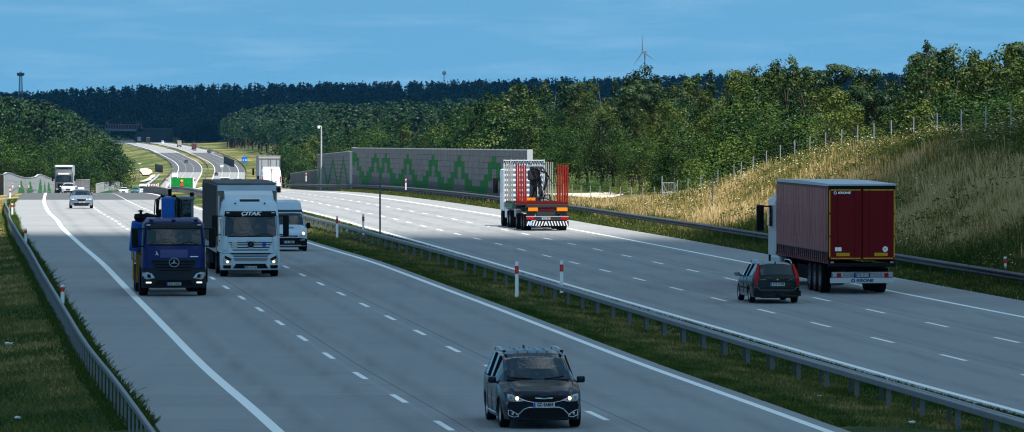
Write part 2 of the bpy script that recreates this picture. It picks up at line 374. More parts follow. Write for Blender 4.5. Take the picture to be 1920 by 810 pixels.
def grass_mat():
    m = bpy.data.materials.new('grass_blades'); nt, N, L = nodes(m); out = N['Material Output']; N.remove(N['Principled BSDF'])
    at = N.new('ShaderNodeAttribute'); at.attribute_name = 'tone'
    cr = N.new('ShaderNodeValToRGB'); L.new(at.outputs['Fac'], cr.inputs[0]); e = cr.color_ramp.elements
    e[0].position = 0; e[0].color = (.022,.052,.011,1); e[1].position = 1; e[1].color = (.85,.85,.80,1)
    for p, col in ((.3,(.062,.092,.022,1)), (.5,(.14,.14,.04,1)), (.7,(.43,.295,.115,1)), (.9,(.62,.48,.25,1)), (.95,(.8,.8,.72,1))):
        x = e.new(p); x.color = col
    d = N.new('ShaderNodeBsdfDiffuse'); t = N.new('ShaderNodeBsdfTranslucent'); L.new(cr.outputs[0], d.inputs[0]); L.new(cr.outputs[0], t.inputs[0])
    a = N.new('ShaderNodeMixShader'); a.inputs[0].default_value = .3; L.new(d.outputs[0], a.inputs[1]); L.new(t.outputs[0], a.inputs[2]); L.new(a.outputs[0], out.inputs[0])
    return m
GRM = grass_mat()
def blades(name, D, O, h, w, tone, zfun=None, lean=.35, label=None, cat=None):
    X = PX(D, O); Z = ground_z(X, D) - .03; n = len(D)
    a = rng.uniform(0, 2*np.pi, n); ux, uy = np.cos(a)*w/2, np.sin(a)*w/2*.4
    lx = rng.normal(0, lean, n)*h; ly = rng.normal(0, lean, n)*h
    V = np.empty((n, 4, 3), np.float32)
    V[:,0] = np.stack([X-ux, D-uy, Z], -1); V[:,1] = np.stack([X+ux, D+uy, Z], -1)
    V[:,2] = np.stack([X+lx+ux*.25, D+ly, Z+h], -1); V[:,3] = np.stack([X+lx-ux*.25, D+ly, Z+h*.97], -1)
    Fs = np.arange(n*4).reshape(n, 4); me = fast_mesh(name, V.reshape(-1,3), Fs, [GRM])
    at = me.attributes.new('tone', 'FLOAT', 'POINT'); at.data.foreach_set('value', np.repeat(tone, 4).astype(np.float32))
    return tag(link(name, me), label, cat, kind='stuff')
def vnoise(x, y, s, seed=0):
    # cheap value noise
    g = np.random.default_rng(seed).random((256, 256)); x = np.asarray(x)/s; y = np.asarray(y)/s
    xi = np.floor(x).astype(int); yi = np.floor(y).astype(int); fx = smooth(x-xi); fy = smooth(y-yi)
    G = lambda a, b: g[a % 256, b % 256]
    return (G(xi,yi)*(1-fx)+G(xi+1,yi)*fx)*(1-fy) + (G(xi,yi+1)*(1-fx)+G(xi+1,yi+1)*fx)*fy
def dens_d(n, d0, d1, p=1.6):   # more blades close to the camera
    u = rng.random(n); a = 1-p
    return (d0**a + u*(d1**a - d0**a))**(1/a)
# central reserve
n = 110000; D = dens_d(n, 122, 420); O = np.where(rng.random(n)<.5, rng.uniform(-9.4,-4.2,n), rng.choice([-9.3,-4.35,-6.9,-5.2], n)+rng.normal(0,.16,n)); O = np.clip(O,-9.48,-4.17)
T = .16 + .55*vnoise(O*2, D*.6, 1.1, 1) + .18*np.exp(-((O+7.6)/.9)**2) + rng.normal(0,.08,n) - .12*(O<-8.7) - .2*(O>-6)
hh = rng.uniform(.06,.14,n) + .06*(np.abs(O+5.2)<.4)*rng.random(n) - .03*(O>-4.7)
blades('grass', D, O, hh, .035+.0001*D, np.clip(T*.8,0,.66), lean=.5)
# oncoming verge and embankment
n = 70000; D = dens_d(n, 122, 520); O = np.where(rng.random(n)<.35, rng.uniform(-24.9,-24.08,n), rng.uniform(-30,-24.8,n))
T = .12 + .6*vnoise(O, D*.5, 1.5, 2)*(O<-25.0) + rng.normal(0,.07,n) + .35*smooth((D-385)/60)*(O<-24.6)
T = T+.1
blades('grass', D, O, rng.uniform(.05,.15,n)+.10*(O>-24.6), .04+.0001*D, np.clip(T*.85,0,.68), lean=.6)
# outgoing verge in front of the barrier
n = 90000; D = dens_d(n, 200, 640); O = np.clip(10.85+np.abs(rng.normal(0,.75,n)),10.82,12.6)
T = .15+.22*vnoise(O*3, D, 2, 3)+rng.normal(0,.08,n)+.25*(rng.random(n)<.2)
blades('grass', D, O, rng.uniform(.12,.38,n)*(.6+.6*smooth((O-10.8)/1)), .05+.0001*D, np.clip(T,0,.78), lean=.25)
# cutting slope: tall dry grass
n = 400000; D = dens_d(n, 205, 640, 1.9); O = rng.uniform(12.5, 31, n)
gn = vnoise(O*1.2, D*.45, 6, 4); g2 = vnoise(O, D*.5, 1.8, 5)
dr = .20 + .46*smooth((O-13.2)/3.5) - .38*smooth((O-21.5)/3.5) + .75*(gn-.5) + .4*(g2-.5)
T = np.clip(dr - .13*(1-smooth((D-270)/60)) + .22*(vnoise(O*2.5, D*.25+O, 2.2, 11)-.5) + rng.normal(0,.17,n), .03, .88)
px_ = 960+F*PX(D,O)/D; kp = ~((D>545)&(D<665)&(px_>1000)&(px_<1178)); D,O,T,g2 = D[kp],O[kp],T[kp],g2[kp]; n = len(D)
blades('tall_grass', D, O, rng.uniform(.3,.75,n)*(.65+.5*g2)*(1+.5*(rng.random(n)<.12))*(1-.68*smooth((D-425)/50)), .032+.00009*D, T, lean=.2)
# umbels and herbs with white heads
def herbs(name, D, O, hs, label=None):
    X = PX(D, O); Z = ground_z(X, D); VV = []; tt = []
    n = len(D); k = 7
    for j in range(k):      # leaves and branchlets
        t = rng.uniform(.2,.9,n); px = X + rng.normal(0,.13,n)*hs; py = D + rng.normal(0,.13,n); pz = Z + hs*t
        s = rng.uniform(.03,.075,n); a = rng.uniform(0,6.28,n)
        VV.append(np.stack([np.stack([px-s*np.cos(a),py,pz-s*.5],-1),np.stack([px+s*np.cos(a),py+.02,pz-s*.3],-1),np.stack([px+s*np.cos(a),py+.02,pz+s*.6],-1),np.stack([px-s*np.cos(a),py,pz+s*.4],-1)],1)); tt.append(rng.uniform(.12,.58,n))
    for j in range(3):      # white heads
        px = X + rng.normal(0,.16,n); py = D + rng.normal(0,.1,n); pz = Z + hs*rng.uniform(.85,1.1,n); s = rng.uniform(.015,.036,n)
        VV.append(np.stack([np.stack([px-s,py-s,pz],-1),np.stack([px+s,py-s,pz+.01],-1),np.stack([px+s,py+s,pz+.03],-1),np.stack([px-s,py+s,pz+.02],-1)],1)); tt.append(np.where(rng.random(n)<.08,.96,.55))
    V = np.concatenate(VV).reshape(-1,3); T = np.repeat(np.concatenate(tt), 4); me = fast_mesh(name, V, np.arange(len(V)).reshape(-1,4), [GRM])
    at = me.attributes.new('tone', 'FLOAT', 'POINT'); at.data.foreach_set('value', T.astype(np.float32)); tag(link(name, me), label, kind='stuff')
n = 4200; D = dens_d(n*3, 215, 560, 1.8); O = np.concatenate([rng.normal(24.5,1.8,n*2), rng.uniform(14,27,n)])
keep = rng.random(len(D)) < np.clip((vnoise(O*1.5, D*.5, 4, 8)-.25)*1.7,0,1); herbs('weeds', D[keep], O[keep], rng.uniform(.55,1.15,keep.sum())*(1-.5*smooth((D[keep]-390)/40)))
# ---------------------------------------------------------------- trees
def quads(C, Nrm, S, asp=.62):
    n = len(C); Nn = Nrm/np.linalg.norm(Nrm,axis=1,keepdims=True)
    r = rng.normal(size=(n,3)); U = np.cross(Nn, r); U /= np.linalg.norm(U,axis=1,keepdims=True); W = np.cross(Nn, U)
    U = U*S[:,None]/2; W = W*S[:,None]/2*asp
    V = np.stack([C-U, C-W*1.0, C+U, C+W*1.0], 1)
    return V.reshape(-1,3), np.arange(n*4).reshape(n,4)
def crown_blobs(kind, rs):
    """clump centres and radii for a unit-height tree; returns list (x,y,z,r)"""
    B = []
    if kind == 'birch':
        n = 40
        for i in range(n):
            z = rs.uniform(.16,.97); w = .24*math.sin(math.pi*min(1,(z-.02)/.98))**.7*(1.1-.45*z); a = rs.uniform(0,6.28); q = w*math.sqrt(rs.random())
            B.append((q*math.cos(a), q*math.sin(a), z, rs.uniform(.06,.105)*(1.2-.55*z)))
        B.append((0,0,.97,.035))
    elif kind == 'round':
        for i in range(34):
            v = np.array([rs.normal(), rs.normal(), rs.normal()]); v /= np.linalg.norm(v); q = rs.uniform(.45,1)
            B.append((v[0]*.29*q, v[1]*.29*q, .55+v[2]*.36*q, rs.uniform(.085,.145)))
    elif kind == 'bush':
        for i in range(34):
            v = np.array([rs.normal(), rs.normal(), abs(rs.normal())]); v /= np.linalg.norm(v); q = rs.uniform(.4,1)
            B.append((v[0]*.62*q, v[1]*.62*q, .12+v[2]*.78*q, rs.uniform(.10,.2)))
    elif kind == 'spruce':
        for i in range(58):
            z = rs.uniform(.1,1.0); w = .19*(1.04-z)**.85; a = rs.uniform(0,6.28); q = w*rs.uniform(.35,1)
            B.append((q*math.cos(a), q*math.sin(a), z, .02+.05*(1-z)))
    elif kind == 'pine':
        for i in range(26):
            z = rs.uniform(.52,.98); w = .16*math.sin(math.pi*min(1,(z-.42)/.62))**.6; a = rs.uniform(0,6.28); q = w*math.sqrt(rs.random())
            B.append((q*math.cos(a), q*math.sin(a), z, rs.uniform(.035,.065)))
    return B
def crown_pts(kind, n, seed):
    rs = np.random.default_rng(seed); B = np.array(crown_blobs(kind, rs)); 
    wt = B[:,3]**2; idx = rs.choice(len(B), n, p=wt/wt.sum()); v = rs.normal(size=(n,3)); v[:,2] += .45; v /= np.linalg.norm(v,axis=1,keepdims=True)
    r = B[idx,3]*np.where(rs.random(n)<.8, rs.uniform(.82,1.08,n), rs.uniform(.3,1.25,n))
    fl = np.array([1.15,1.15,.75]) if kind != 'birch' else np.array([.95,.95,1.35])
    C = B[idx,:3] + v*r[:,None]*fl; Nn = v + rs.normal(size=(n,3))*.30 + np.array([0,0,.15])
    return C, Nn, B
TREEM = {'birch': leaf_mat('birch_leaves', (.007,.022,.004), (.080,.108,.018), .15),
         'round': leaf_mat('broad_leaves', (.005,.022,.005), (.036,.074,.014), .12),
         'bush': leaf_mat('bush_leaves', (.025,.065,.012), (.10,.14,.028), .25),
         'spruce': leaf_mat('spruce_needles', (.008,.028,.010), (.030,.062,.018), .1),
         'pine': leaf_mat('pine_needles', (.008,.028,.012), (.040,.068,.026), .1),
         'poplar': leaf_mat('poplar_leaves', (.020,.052,.010), (.12,.15,.035), .2)}
WOOD = pm('tree_bark', (.045,.034,.024), .95, var=.3, scale=3); BIRCHW = pm('birch_bark', (.13,.12,.105), .9, var=.5, scale=4); PINEW = pm('pine_bark', (.11,.055,.032), .95, var=.25, scale=3)
TEMPL = {}
def template(kind, seed, n, leaf):
    key = (kind, seed, n)
    if key in TEMPL: return TEMPL[key]
    k = 'birch' if kind == 'poplar' else kind
    C, Nn, B = crown_pts(k, n, seed); rs = np.random.default_rng(seed+50)
    V, Fs = quads(C, Nn, leaf*rs.uniform(.7,1.3,n)); crown = fast_mesh('crown', V, Fs, [TREEM[kind]])
    mb = MB(); top = {'birch':.9,'round':.75,'bush':.5,'spruce':.96,'pine':.93}[k]; r0 = {'birch':.009,'round':.022,'bush':.015,'spruce':.014,'pine':.014}[k]
    bend = [(rs.normal()*.012*i, rs.normal()*.012*i, top*i/5) for i in range(6)]; bend[0] = (0,0,-.03)
    mb.tube(bend, [r0*(1-.16*i) for i in range(6)], 6)
    for b in B[::6]:
        t = max(.12, b[2]-.13); j = min(4, int(t/top*5)); base = bend[j]
        mb.tube([(base[0],base[1],t), ((base[0]+b[0])/2, (base[1]+b[1])/2, t+(b[2]-t)*.62), (b[0],b[1],b[2])], [r0*.38, r0*.25, r0*.1], 4)
    w = {'birch':BIRCHW,'poplar':BIRCHW,'pine':PINEW}.get(kind, WOOD)
    o = mb.build('trunk', w); tr = o.data; bpy.data.objects.remove(o)
    TEMPL[key] = (crown, tr); return TEMPL[key]
NAMES = {'birch':('birch_tree','tree'), 'round':('broadleaf_tree','tree'), 'spruce':('spruce_tree','tree'), 'pine':('pine_tree','tree'), 'bush':('bush','bush'), 'poplar':('aspen_tree','tree')}
tree_n = 0
def tree(kind, px, d, h, n=1900, leaf=.034, label='', group=None, seeds=5, wide=1.0):
    global tree_n
    x = px2x(px, d); z = gz(x, d); tree_n += 1
    if h < 1: return None
    crown, tr = template(kind, random.randrange(seeds), n, leaf)
    nm, cat = NAMES[kind]
    e = empty(nm, (x, d, z), random.uniform(0, 6.28), label, cat, group)
    s = h*wide*random.uniform(.9,1.15); e.scale = (s, s, h)
    link('crown', crown, e); link('trunk', tr, e); return e
def top_h(px, d, row): return row2z(row, d) - gz(px2x(px, d), d)
def itp(knots, x): return float(np.interp(x, [k[0] for k in knots], [k[1] for k in knots]))
# woodland behind the cutting on the outgoing side
front = [(850,1000),(900,950),(960,820),(1000,760),(1100,690),(1230,590),(1450,480),(1700,420),(1960,400)]
skyl = [(850,215),(880,200),(915,178),(950,168),(985,146),(1040,158),(1110,147),(1160,150),(1205,128),(1240,150),(1300,150),(1350,128),(1362,118),(1400,138),(1440,132),(1492,114),(1540,130),(1600,124),(1640,140),(1690,158),(1715,100),(1735,80),(1765,90),(1810,92),(1850,108),(1890,92),(1970,84)]
def wood_row(step, dmul, drop, jit, mix, grp, lab, x0, x1, n=1900, leaf=.034, fr=front, sk=skyl, wide=1.0, j=8):
    px = x0
    while px < x1:
        p = px + random.uniform(-.35,.35)*step; d = itp(fr, p)*dmul*random.uniform(.97,1.05)
        row = itp(sk, p) + drop + random.uniform(-j, jit); k = random.choices(list(mix), list(mix.values()))[0]
        tree(k, p, d, top_h(p, d, row), n, leaf, lab[k], grp, wide=wide); px += step*random.uniform(.75,1.25)
LB = {'birch':'tall slender birch with fine drooping foliage in the wood behind the grassy cutting','poplar':'pale green aspen with shimmering leaves in the wood behind the grassy cutting',
      'pine':'dark green pine among the birches of the wood behind the cutting','spruce':'narrow dark spruce among the birches of the wood behind the cutting','round':'broad dark green deciduous tree at the edge of the wood behind the cutting','bush':'low leafy bush at the foot of the wood behind the cutting'}
G1 = 'trees of the mixed wood along the outgoing side'
wood_row(34, 1.30, 0, 5, {'birch':5,'spruce':1,'pine':2,'round':1}, G1, LB, 880, 1990, 4600, .022)
wood_row(30, 1.15, 10, 30, {'birch':6,'poplar':1,'spruce':1,'pine':2,'round':1}, G1, LB, 880, 1990, 4600, .022)
wood_row(40, 1.04, 30, 60, {'birch':5,'poplar':2,'round':4,'spruce':1}, G1, LB, 900, 1990, 5200, .020, wide=1.25)
wood_row(42, .99, 66, 110, {'round':6,'bush':3,'birch':2,'poplar':1}, G1, LB, 960, 1990, 4200, .022, wide=1.3)
for p, d, row in ((1100,700,218),(1150,690,226),(1185,680,245),(1060,740,230)): tree('round', p, d, top_h(p,d,row), 5200, .019, 'big dark rounded oak spreading at the wood edge behind the log truck', G1, wide=1.15)
for p, d, row in ((1272,560,205),(1262,545,225)): tree('poplar', p, d, top_h(p,d,row), 4200, .020, 'pale leaved aspen rising above the wire gate', G1, wide=1.25)
for p, d, row in ((1738,440,78),(1768,445,84),(1728,430,118)): tree('spruce', p, d, top_h(p,d,row), 2600, .022, 'tall ragged tree standing above the wood by the gap with far hills', G1, wide=.9)
for p, row in ((1095,326),(1120,332),(1145,330),(1165,338),(1075,334),(1250,322),(1335,318),(1290,330),(1210,340),(1240,352)):
    d = itp(front, p)*.96; tree('bush', p, d, top_h(p, d, row), 1500, .05, 'low round shrub in the field between sand track and wood', 'shrubs at the foot of the wood', wide=1.4)
tree('bush', 1625, 352, 1.6, 1500, .05, 'small bright green shrub beside the boundary fence on the cutting', wide=1.2)
# middle distance, behind the noise wall
LM = {k: v for k, v in (('round','rounded dark green tree in the valley wood beyond the long noise wall'),('birch','light green feathery tree in the valley wood beyond the long noise wall'),('pine','pine in the valley wood beyond the long noise wall'),('spruce','spruce in the valley wood beyond the long noise wall'),('poplar','pale green tree in the valley wood beyond the long noise wall'),('bush','bush beyond the noise wall'))}
G2 = 'trees of the valley wood beyond the noise wall'
f2 = [(540,1500),(640,1350),(780,1250),(870,1020),(980,900)]
s2 = [(530,258),(560,262),(600,262),(650,248),(690,234),(730,226),(785,228),(800,246),(815,228),(840,214),(870,200),(900,188),(950,172),(990,160)]
wood_row(19, 1.22, -6, 6, {'round':4,'pine':1,'birch':1}, G2, LM, 535, 990, 2400, .030, f2, s2, 1.1, 5)
wood_row(17, 1.06, 8, 24, {'round':5,'birch':2}, G2, LM, 535, 985, 2400, .030, f2, s2, 1.2, 5)
wood_row(17, .95, 32, 56, {'round':4,'birch':2,'bush':1}, G2, LM, 545, 985, 2400, .030, f2, s2, 1.2, 5)
# wood beside the oncoming side
G3 = 'trees of the dark wood on the oncoming side'
LL = {'round':'dark full crowned tree in the wood above the painted noise wall','birch':'lighter green tree in the wood above the painted noise wall','pine':'pine in the wood above the painted noise wall','spruce':'spruce in the wood above the painted noise wall','poplar':'pale tree in the wood above the painted noise wall','bush':'bush at the wood edge'}
f3 = [(-40,960),(75,980),(95,1280),(240,1420)]
s3 = [(-40,236),(40,234),(60,262),(85,275),(110,262),(150,256),(200,252),(222,262),(238,292),(250,318)]
wood_row(17, 1.14, -3, 5, {'round':5,'spruce':1}, G3, LL, -30, 236, 2400, .030, f3, s3, 1.1, 4)
wood_row(16, 1.02, 10, 25, {'round':5,'birch':1}, G3, LL, -30, 240, 2400, .030, f3, s3, 1.2, 4)
wood_row(16, .94, 34, 60, {'round':5,'birch':1,'bush':1}, G3, LL, -30, 238, 2400, .030, f3, s3, 1.2, 4)
# far woods: nobody could count them
def forest(name, spec, mats, label=None, nl=150, ls=.085):
    """spec: list (kind, px, d, h)"""
    T = {}
    for k in ('pine','spruce','round'):
        for s in range(3):
            C, Nn, B = crown_pts(k, nl, 900+s); V, Fs = quads(C, Nn, np.full(nl,ls), .8); T[k,s] = V
    out = []; mi = []; tv = []; 
    for k, px, d, h in spec:
        V = T[k, random.randrange(3)]; a = random.uniform(0,6.28); w = h*random.uniform(1.0,1.35)
        x = px2x(px,d); z = gz(x,d); c, s = math.cos(a), math.sin(a)
        out.append(np.stack([x+(V[:,0]*c-V[:,1]*s)*w, d+(V[:,0]*s+V[:,1]*c)*w, z+V[:,2]*h], -1)); mi.append(np.full(len(V)//4, {'pine':0,'spruce':1,'round':2}[k]))
        r = h*.012; q = np.array([(x-r,d,z-1),(x+r,d,z-1),(x+r*.6,d,z+h*.8),(x-r*.6,d,z+h*.8)]); tv.append(q); tv.append(np.array([(x,d-r,z-1),(x,d+r,z-1),(x,d+r*.6,z+h*.8),(x,d-r*.6,z+h*.8)]))
    V = np.concatenate(out+tv); mi = np.concatenate(mi+[np.full(len(tv), 3)])
    me = fast_mesh(name, V, np.arange(len(V)).reshape(-1,4), mats, mi); return tag(link(name, me), label, kind='stuff')
FM = [leaf_mat('far_pine', (.009,.028,.014), (.030,.056,.024), .1, .05, False), leaf_mat('far_spruce', (.006,.022,.010), (.018,.040,.014), .1, .05, False), leaf_mat('far_broadleaf', (.009,.034,.012), (.036,.068,.020), .2, .05, False), PINEW]
sp = []
hill = [(-60,176),(0,178),(40,182),(70,186),(100,192),(130,205),(160,222),(190,238),(215,262),(235,290)]
for i in range(340):
    px = random.uniform(-40, 212); d = random.uniform(1650, 2650); h = random.uniform(12,17)
    if row2z(itp(hill,px)-2, d) < gz(px2x(px,d),d)+h: h = row2z(itp(hill,px)+random.uniform(0,6), d) - gz(px2x(px,d),d)
    if h > 5 and (px < 190 or d < 2200): sp.append((random.choice(['round','round','pine']), px, d, h))
forest('hillside_wood', sp, FM, None, 420, .05)
sp = []
mid = [(420,222),(445,206),(480,196),(520,193),(560,193),(640,190),(700,188),(780,184),(830,178),(880,176),(940,172),(1020,168)]
for i in range(520):
    px = random.uniform(545, 1020); d = random.uniform(1800, 2900); h = random.uniform(13,18); g = gz(px2x(px,d),d)
    h = min(h, row2z(itp(mid,px)+random.uniform(-3,6), d) - g)
    if h > 5: sp.append((random.choice(['round','pine','pine']), px, d, h))
for i in range(190):
    px = random.uniform(432, 600); d = random.uniform(3420, 3900); h = random.uniform(19,24); g = gz(px2x(px,d),d)
    h = min(h, row2z(itp(mid,px)+random.uniform(-3,8), d) - g)
    if h > 5: sp.append((random.choice(['pine','pine','round']), px, d, h))
for i in range(420):
    px = random.uniform(425, 640); d0_ = float(np.interp(px,[430,460,500,540,600,640],[3480,3330,3130,2980,2700,2500])); d = d0_ + random.random()**1.5*(4150-d0_); h = random.uniform(15,21); g = gz(px2x(px,d),d)
    h = min(h, row2z(itp(mid,px)+random.uniform(-3,10), d) - g)
    if h > 5: sp.append((random.choice(['pine','round','round']), px, d, h))
for i in range(150): sp.append((random.choice(['pine','spruce']), random.uniform(335, 470), random.uniform(4040, 4200), random.uniform(12,17)))
forest('valley_wood', sp, FM, None, 420, .05)
sp = []
for i in range(6200):
    d = random.uniform(4180, 6300); px = random.uniform(-60, 1960)
    if px < 345 and d < 4330: continue
    if px > 1000 and d < 5000: continue
    sp.append((random.choice(['pine','spruce','spruce']), px, d, random.uniform(12,20)))
forest('far_forest', sp, FM)
# ================================================================ barriers, walls, posts, towers
GALV = pm('galvanised_steel', (.17,.18,.19), .5, .5, var=.15, scale=3); GALD = pm('weathered_steel', (.11,.12,.127), .6, .5, var=.25, scale=2)
RAILD = pm('dull_rail_steel', (.085,.088,.09), .6, .4, var=.2, scale=1)
WHITE = pm('white_paint', (.80,.80,.80), .45, var=.05); REDP = pm('red_paint', (.55,.03,.025), .5); BLACKP = pm('black_plastic', (.018,.019,.021), .5)
def strip_along(name, d, o, prof, mat, parent, zoff=0, closed=True):
    """sweep profile [(do,dz)] along offset o(d)"""
    d = np.asarray(d, float); oo = o(d) if callable(o) else np.full_like(d, o); k = len(prof); V = []
    for a, b in zip(d, oo):
        for (do, dz) in prof: V.append((float(PX(a, b+do)), a, float(rail_z(b, a)) + dz + zoff))
    Fs = [[i*k+j, i*k+(j+1)%k, (i+1)*k+(j+1)%k, (i+1)*k+j] for i in range(len(d)-1) for j in range(k if closed else k-1)]
    me = bpy.data.meshes.new(name); me.from_pydata(V, [], Fs); me.materials.append(mat); me.update()
    bm = bmesh.new(); bm.from_mesh(me); bmesh.ops.recalc_face_normals(bm, faces=bm.faces); bm.to_mesh(me); bm.free()
    return link(name, me, parent)
def rail_z(o, d):
    return road_z(o, d) + 0*d
def post_mesh(h, w, dp, mat):
    mb = MB(); mb.box((0,0,h/2-.15),(w,dp,h+.3), .008); o = mb.build('post', mat); me = o.data; bpy.data.objects.remove(o); return me
def guardrail(label, o_front, dists, prof, post_o, post_d, post_mesh_, extra=None, mat=GALD, group=None, alt=None):
    e = empty('guardrail', (float(PX(dists[0], o_front)), dists[0], float(rail_z(o_front, dists[0]))), 0, label, 'guardrail', group)
    bpy.context.view_layer.update()
    def par_(ob): ob.parent = e; ob.matrix_parent_inverse = Matrix.Translation(-Vector(e.location))
    par_(strip_along('rail', dists, o_front, prof, mat, None))
    if extra: par_(strip_along('rear_rail', dists, extra[0], extra[1], mat, None))
    pts = []
    for i, d in enumerate(post_d):
        o = post_o[i % len(post_o)]; pts.append((float(PX(d, o)), float(d), float(rail_z(o, d))))
    for i_, p in enumerate(pts[:99]):
        q = link('post', alt if (alt and i_ % 2) else post_mesh_, None); q.location = p; par_(q)
    rest = pts[99:]
    if rest:
        V = []; Fs = []; base = np.array([v.co[:] for v in post_mesh_.vertices]); fs = [list(f.vertices) for f in post_mesh_.polygons]
        for i, p in enumerate(rest):
            V += [tuple(v+np.array(p)) for v in base]; Fs += [[a+i*len(base) for a in f] for f in fs]
        me = bpy.data.meshes.new('posts'); me.from_pydata(V, [], Fs); me.materials.append(mat); q = link('post_row', me); par_(q); tag(q, kind='stuff')
    return e
Sd = stations(100, 680)
boxp = lambda w, z0, z1: [(-w/2,z0),(w/2,z0),(w/2,z1-.02),(w/2-.02,z1),(-w/2+.02,z1),(-w/2,z1-.02)]
wbeam = lambda s: [(0,.44),(s*.08,.49),(s*.08,.54),(s*.01,.58),(s*.01,.60),(s*.08,.64),(s*.08,.69),(0,.75),(-s*.02,.75),(-s*.02,.44)]
PM1 = post_mesh(.52,.11,.06,GALV)
guardrail('long double steel guardrail on posts in the grassy central reserve', -6.95, Sd, boxp(.12,.50,.635), [-6.92,-6.72], np.arange(104.9,662,2.15), PM1, (-6.70, boxp(.10,.49,.62)), GALV, None, post_mesh(.50,.08,.05,RAILD))
guardrail('steel guardrail on close posts along the hard shoulder of the oncoming lanes', -24.66, stations(100, 900), boxp(.09,.58,.69), [-24.68], np.arange(104,470,2.1), post_mesh(.57,.045,.03,GALV), None, GALV)
guardrail('dark steel guardrail in tall grass at the foot of the dry cutting', 12.35, stations(190, 1300), wbeam(-1), [12.45], np.arange(200,600,4), post_mesh(.7,.06,.1,RAILD), None, RAILD)
def far_rail(label, o, d0, d1):
    e = strip_along('guardrail', stations(d0, d1), o, boxp(.3,.35,.8), GALD, None); tag(e, label, 'guardrail')
far_rail('far guardrail in the central reserve of the curving valley road', -6.8, 2300, 4100)
far_rail('far guardrail along the outer edge of the oncoming valley carriageway', -24.8, 2300, 4100)
far_rail('far guardrail along the outer edge of the outgoing valley carriageway', 11.6, 2300, 4100)
# ---- delineators
def delineator(x, d, h, label, cat='delineator', tall=False, z=None, face=1):
    e = empty('delineator_post', (x, d, gz(x,d) if z is None else z), 0, label, cat, 'red and white delineator posts')
    mb = MB(); mb.prism([(-.06,-.05),(.06,-.05),(.06,.02),(0,.05),(-.06,.02)], 0, h, axis='z'); mb.build('post', WHITE, e)
    b = MB(); b.prism([(-.066,-.056),(.066,-.056),(.066,.026),(0,.056),(-.066,.026)], h*.66, h*.88, axis='z'); b.build('red_band', REDP, e)
    r = MB(); r.box((0,-.062,h*.77),(.04,.01,h*.13)); r.build('reflector', pm('reflector', (.7,.1,.08), .2), e); return e
def del_px(px, row_base, d, h, label):
    x = px2x(px, d); return delineator(x, d, h, label, z=row2z(row_base, d)) if px > 150 else delineator(x, d, h*.72, label, z=row2z(row_base, d))
del_px(969, 557, float(H-.3)*F/(557-HR)*.995, 1.25, 'tallest white post with red band at the near end of the central reserve grass')
del_px(1053, 549, 203, 1.15, 'white post with red band standing behind the near stretch of median guardrail')
del_px(632, 445, 296, 1.1, 'white post with red band in the reserve just ahead of the small white van')
del_px(681, 440, 303, 1.1, 'thin red topped post behind the median guardrail near the dark sign pole')
for px, rb, d, h, l in ((117,572,191,.95,'red and white post leaning over the shoulder guardrail nearest the camera'),(48,455,276,.95,'red and white post at the shoulder guardrail just before the pale kerb blocks'),
    (23,402,372,1.0,'red and white post beside the pale kerb blocks'),(19,372,452,1.0,'red and white post where the shoulder guardrail starts to bend'),
    (1256,424,366,.8,'red and white post behind the guardrail at the foot of the golden slope'),(1885,518,232,.8,'red and white post on the shaded slope at the right end of the guardrail'),
    (761,356,520,1.0,'red and white post below the green stepped pattern of the noise wall'),(574,340,742,1.1,'red and white post before the low far noise wall'),
    (24,352,640,.7,'first red and white post on the bend beside the painted wall'),(37,352,690,.7,'second red and white post on the bend beside the painted wall'),(54,352,760,.7,'third red and white post on the bend beside the painted wall')):
    del_px(px, rb, d, h, l)
# ---- plain dark poles
def pole(px, top, base, d, r, label, cat='pole', mat=GALD):
    x = px2x(px, d); z0, z1 = row2z(base, d), row2z(top, d); e = empty('sign_pole', (x, d, z0), 0, label, cat)
    mb = MB(); mb.tube([(0,0,-.3),(0,0,z1-z0)], r, 8); mb.build('pole', mat, e)
    c = MB(); c.lathe([(r*1.25,0),(r*1.25,.08),(0,.1)], 'z', (0,0,z1-z0), 8); c.build('cap', mat, e)
pole(712.5, 345, 446, 291, .045, 'thin dark bare pole rising from the central reserve before the noise wall')
pole(1336, 338, 432, 345, .05, 'thin dark bare pole on the golden cutting slope')
# ---- boundary fence on the cutting
FENCEP = pm('fence_post_steel', (.30,.32,.34), .6, .2)
FW = pm('fence_wire', (.33,.35,.36), .5, .6)
def fence(label, pts, ph, nw=7):
    e = empty('wire_fence', (pts[0][0], pts[0][1], gz(*pts[0][:2])), 0, label, 'fence'); inv = -Vector(e.location)
    P = [(x, d, gz(x,d)) for x, d in pts]
    for p in P:
        mb = MB(); mb.tube([(p[0]+inv.x, p[1]+inv.y, p[2]+inv.z-.4), (p[0]+inv.x, p[1]+inv.y, p[2]+inv.z+ph)], .034, 6); mb.build('post', FENCEP, e)
    w = MB()
    for k in range(nw):
        for a, b in zip(P[:-1], P[1:]):
            zz = .15 + (ph-.25)*k/(nw-1); w.tube([(a[0]+inv.x,a[1]+inv.y,a[2]+inv.z+zz),(b[0]+inv.x,b[1]+inv.y,b[2]+inv.z+zz)], .0035, 3, cap=False)
    w.build('wire_mesh', FW, e)
fp = []
for px in (1935, 1895,1848,1802,1757,1713,1671,1638.5,1608,1578,1548,1518.5,1490,1463,1437,1412,1390,1376,1346,1314,1290,1270):
    lo, hi = 200., 520.       # where the ridge line at offset 26 shows at this column
    for _ in range(50):
        d = (lo+hi)/2; p = 960 + F*float(PX(d, 26.2))/d
        if p > px: lo = d
        else: hi = d
    fp.append((float(PX(d, 26.2)), d))
fence('galvanised post and wire fence running along the crest of the cutting', fp, 1.9)
fp2 = [(float(PX(d, 26)), d) for d in np.arange(446, 700, 8.5)]
fence('post and wire fence in the low field between the gate and the log truck', fp2, 1.5)
gx, gd = float(PX(438, 26.1)), 438.
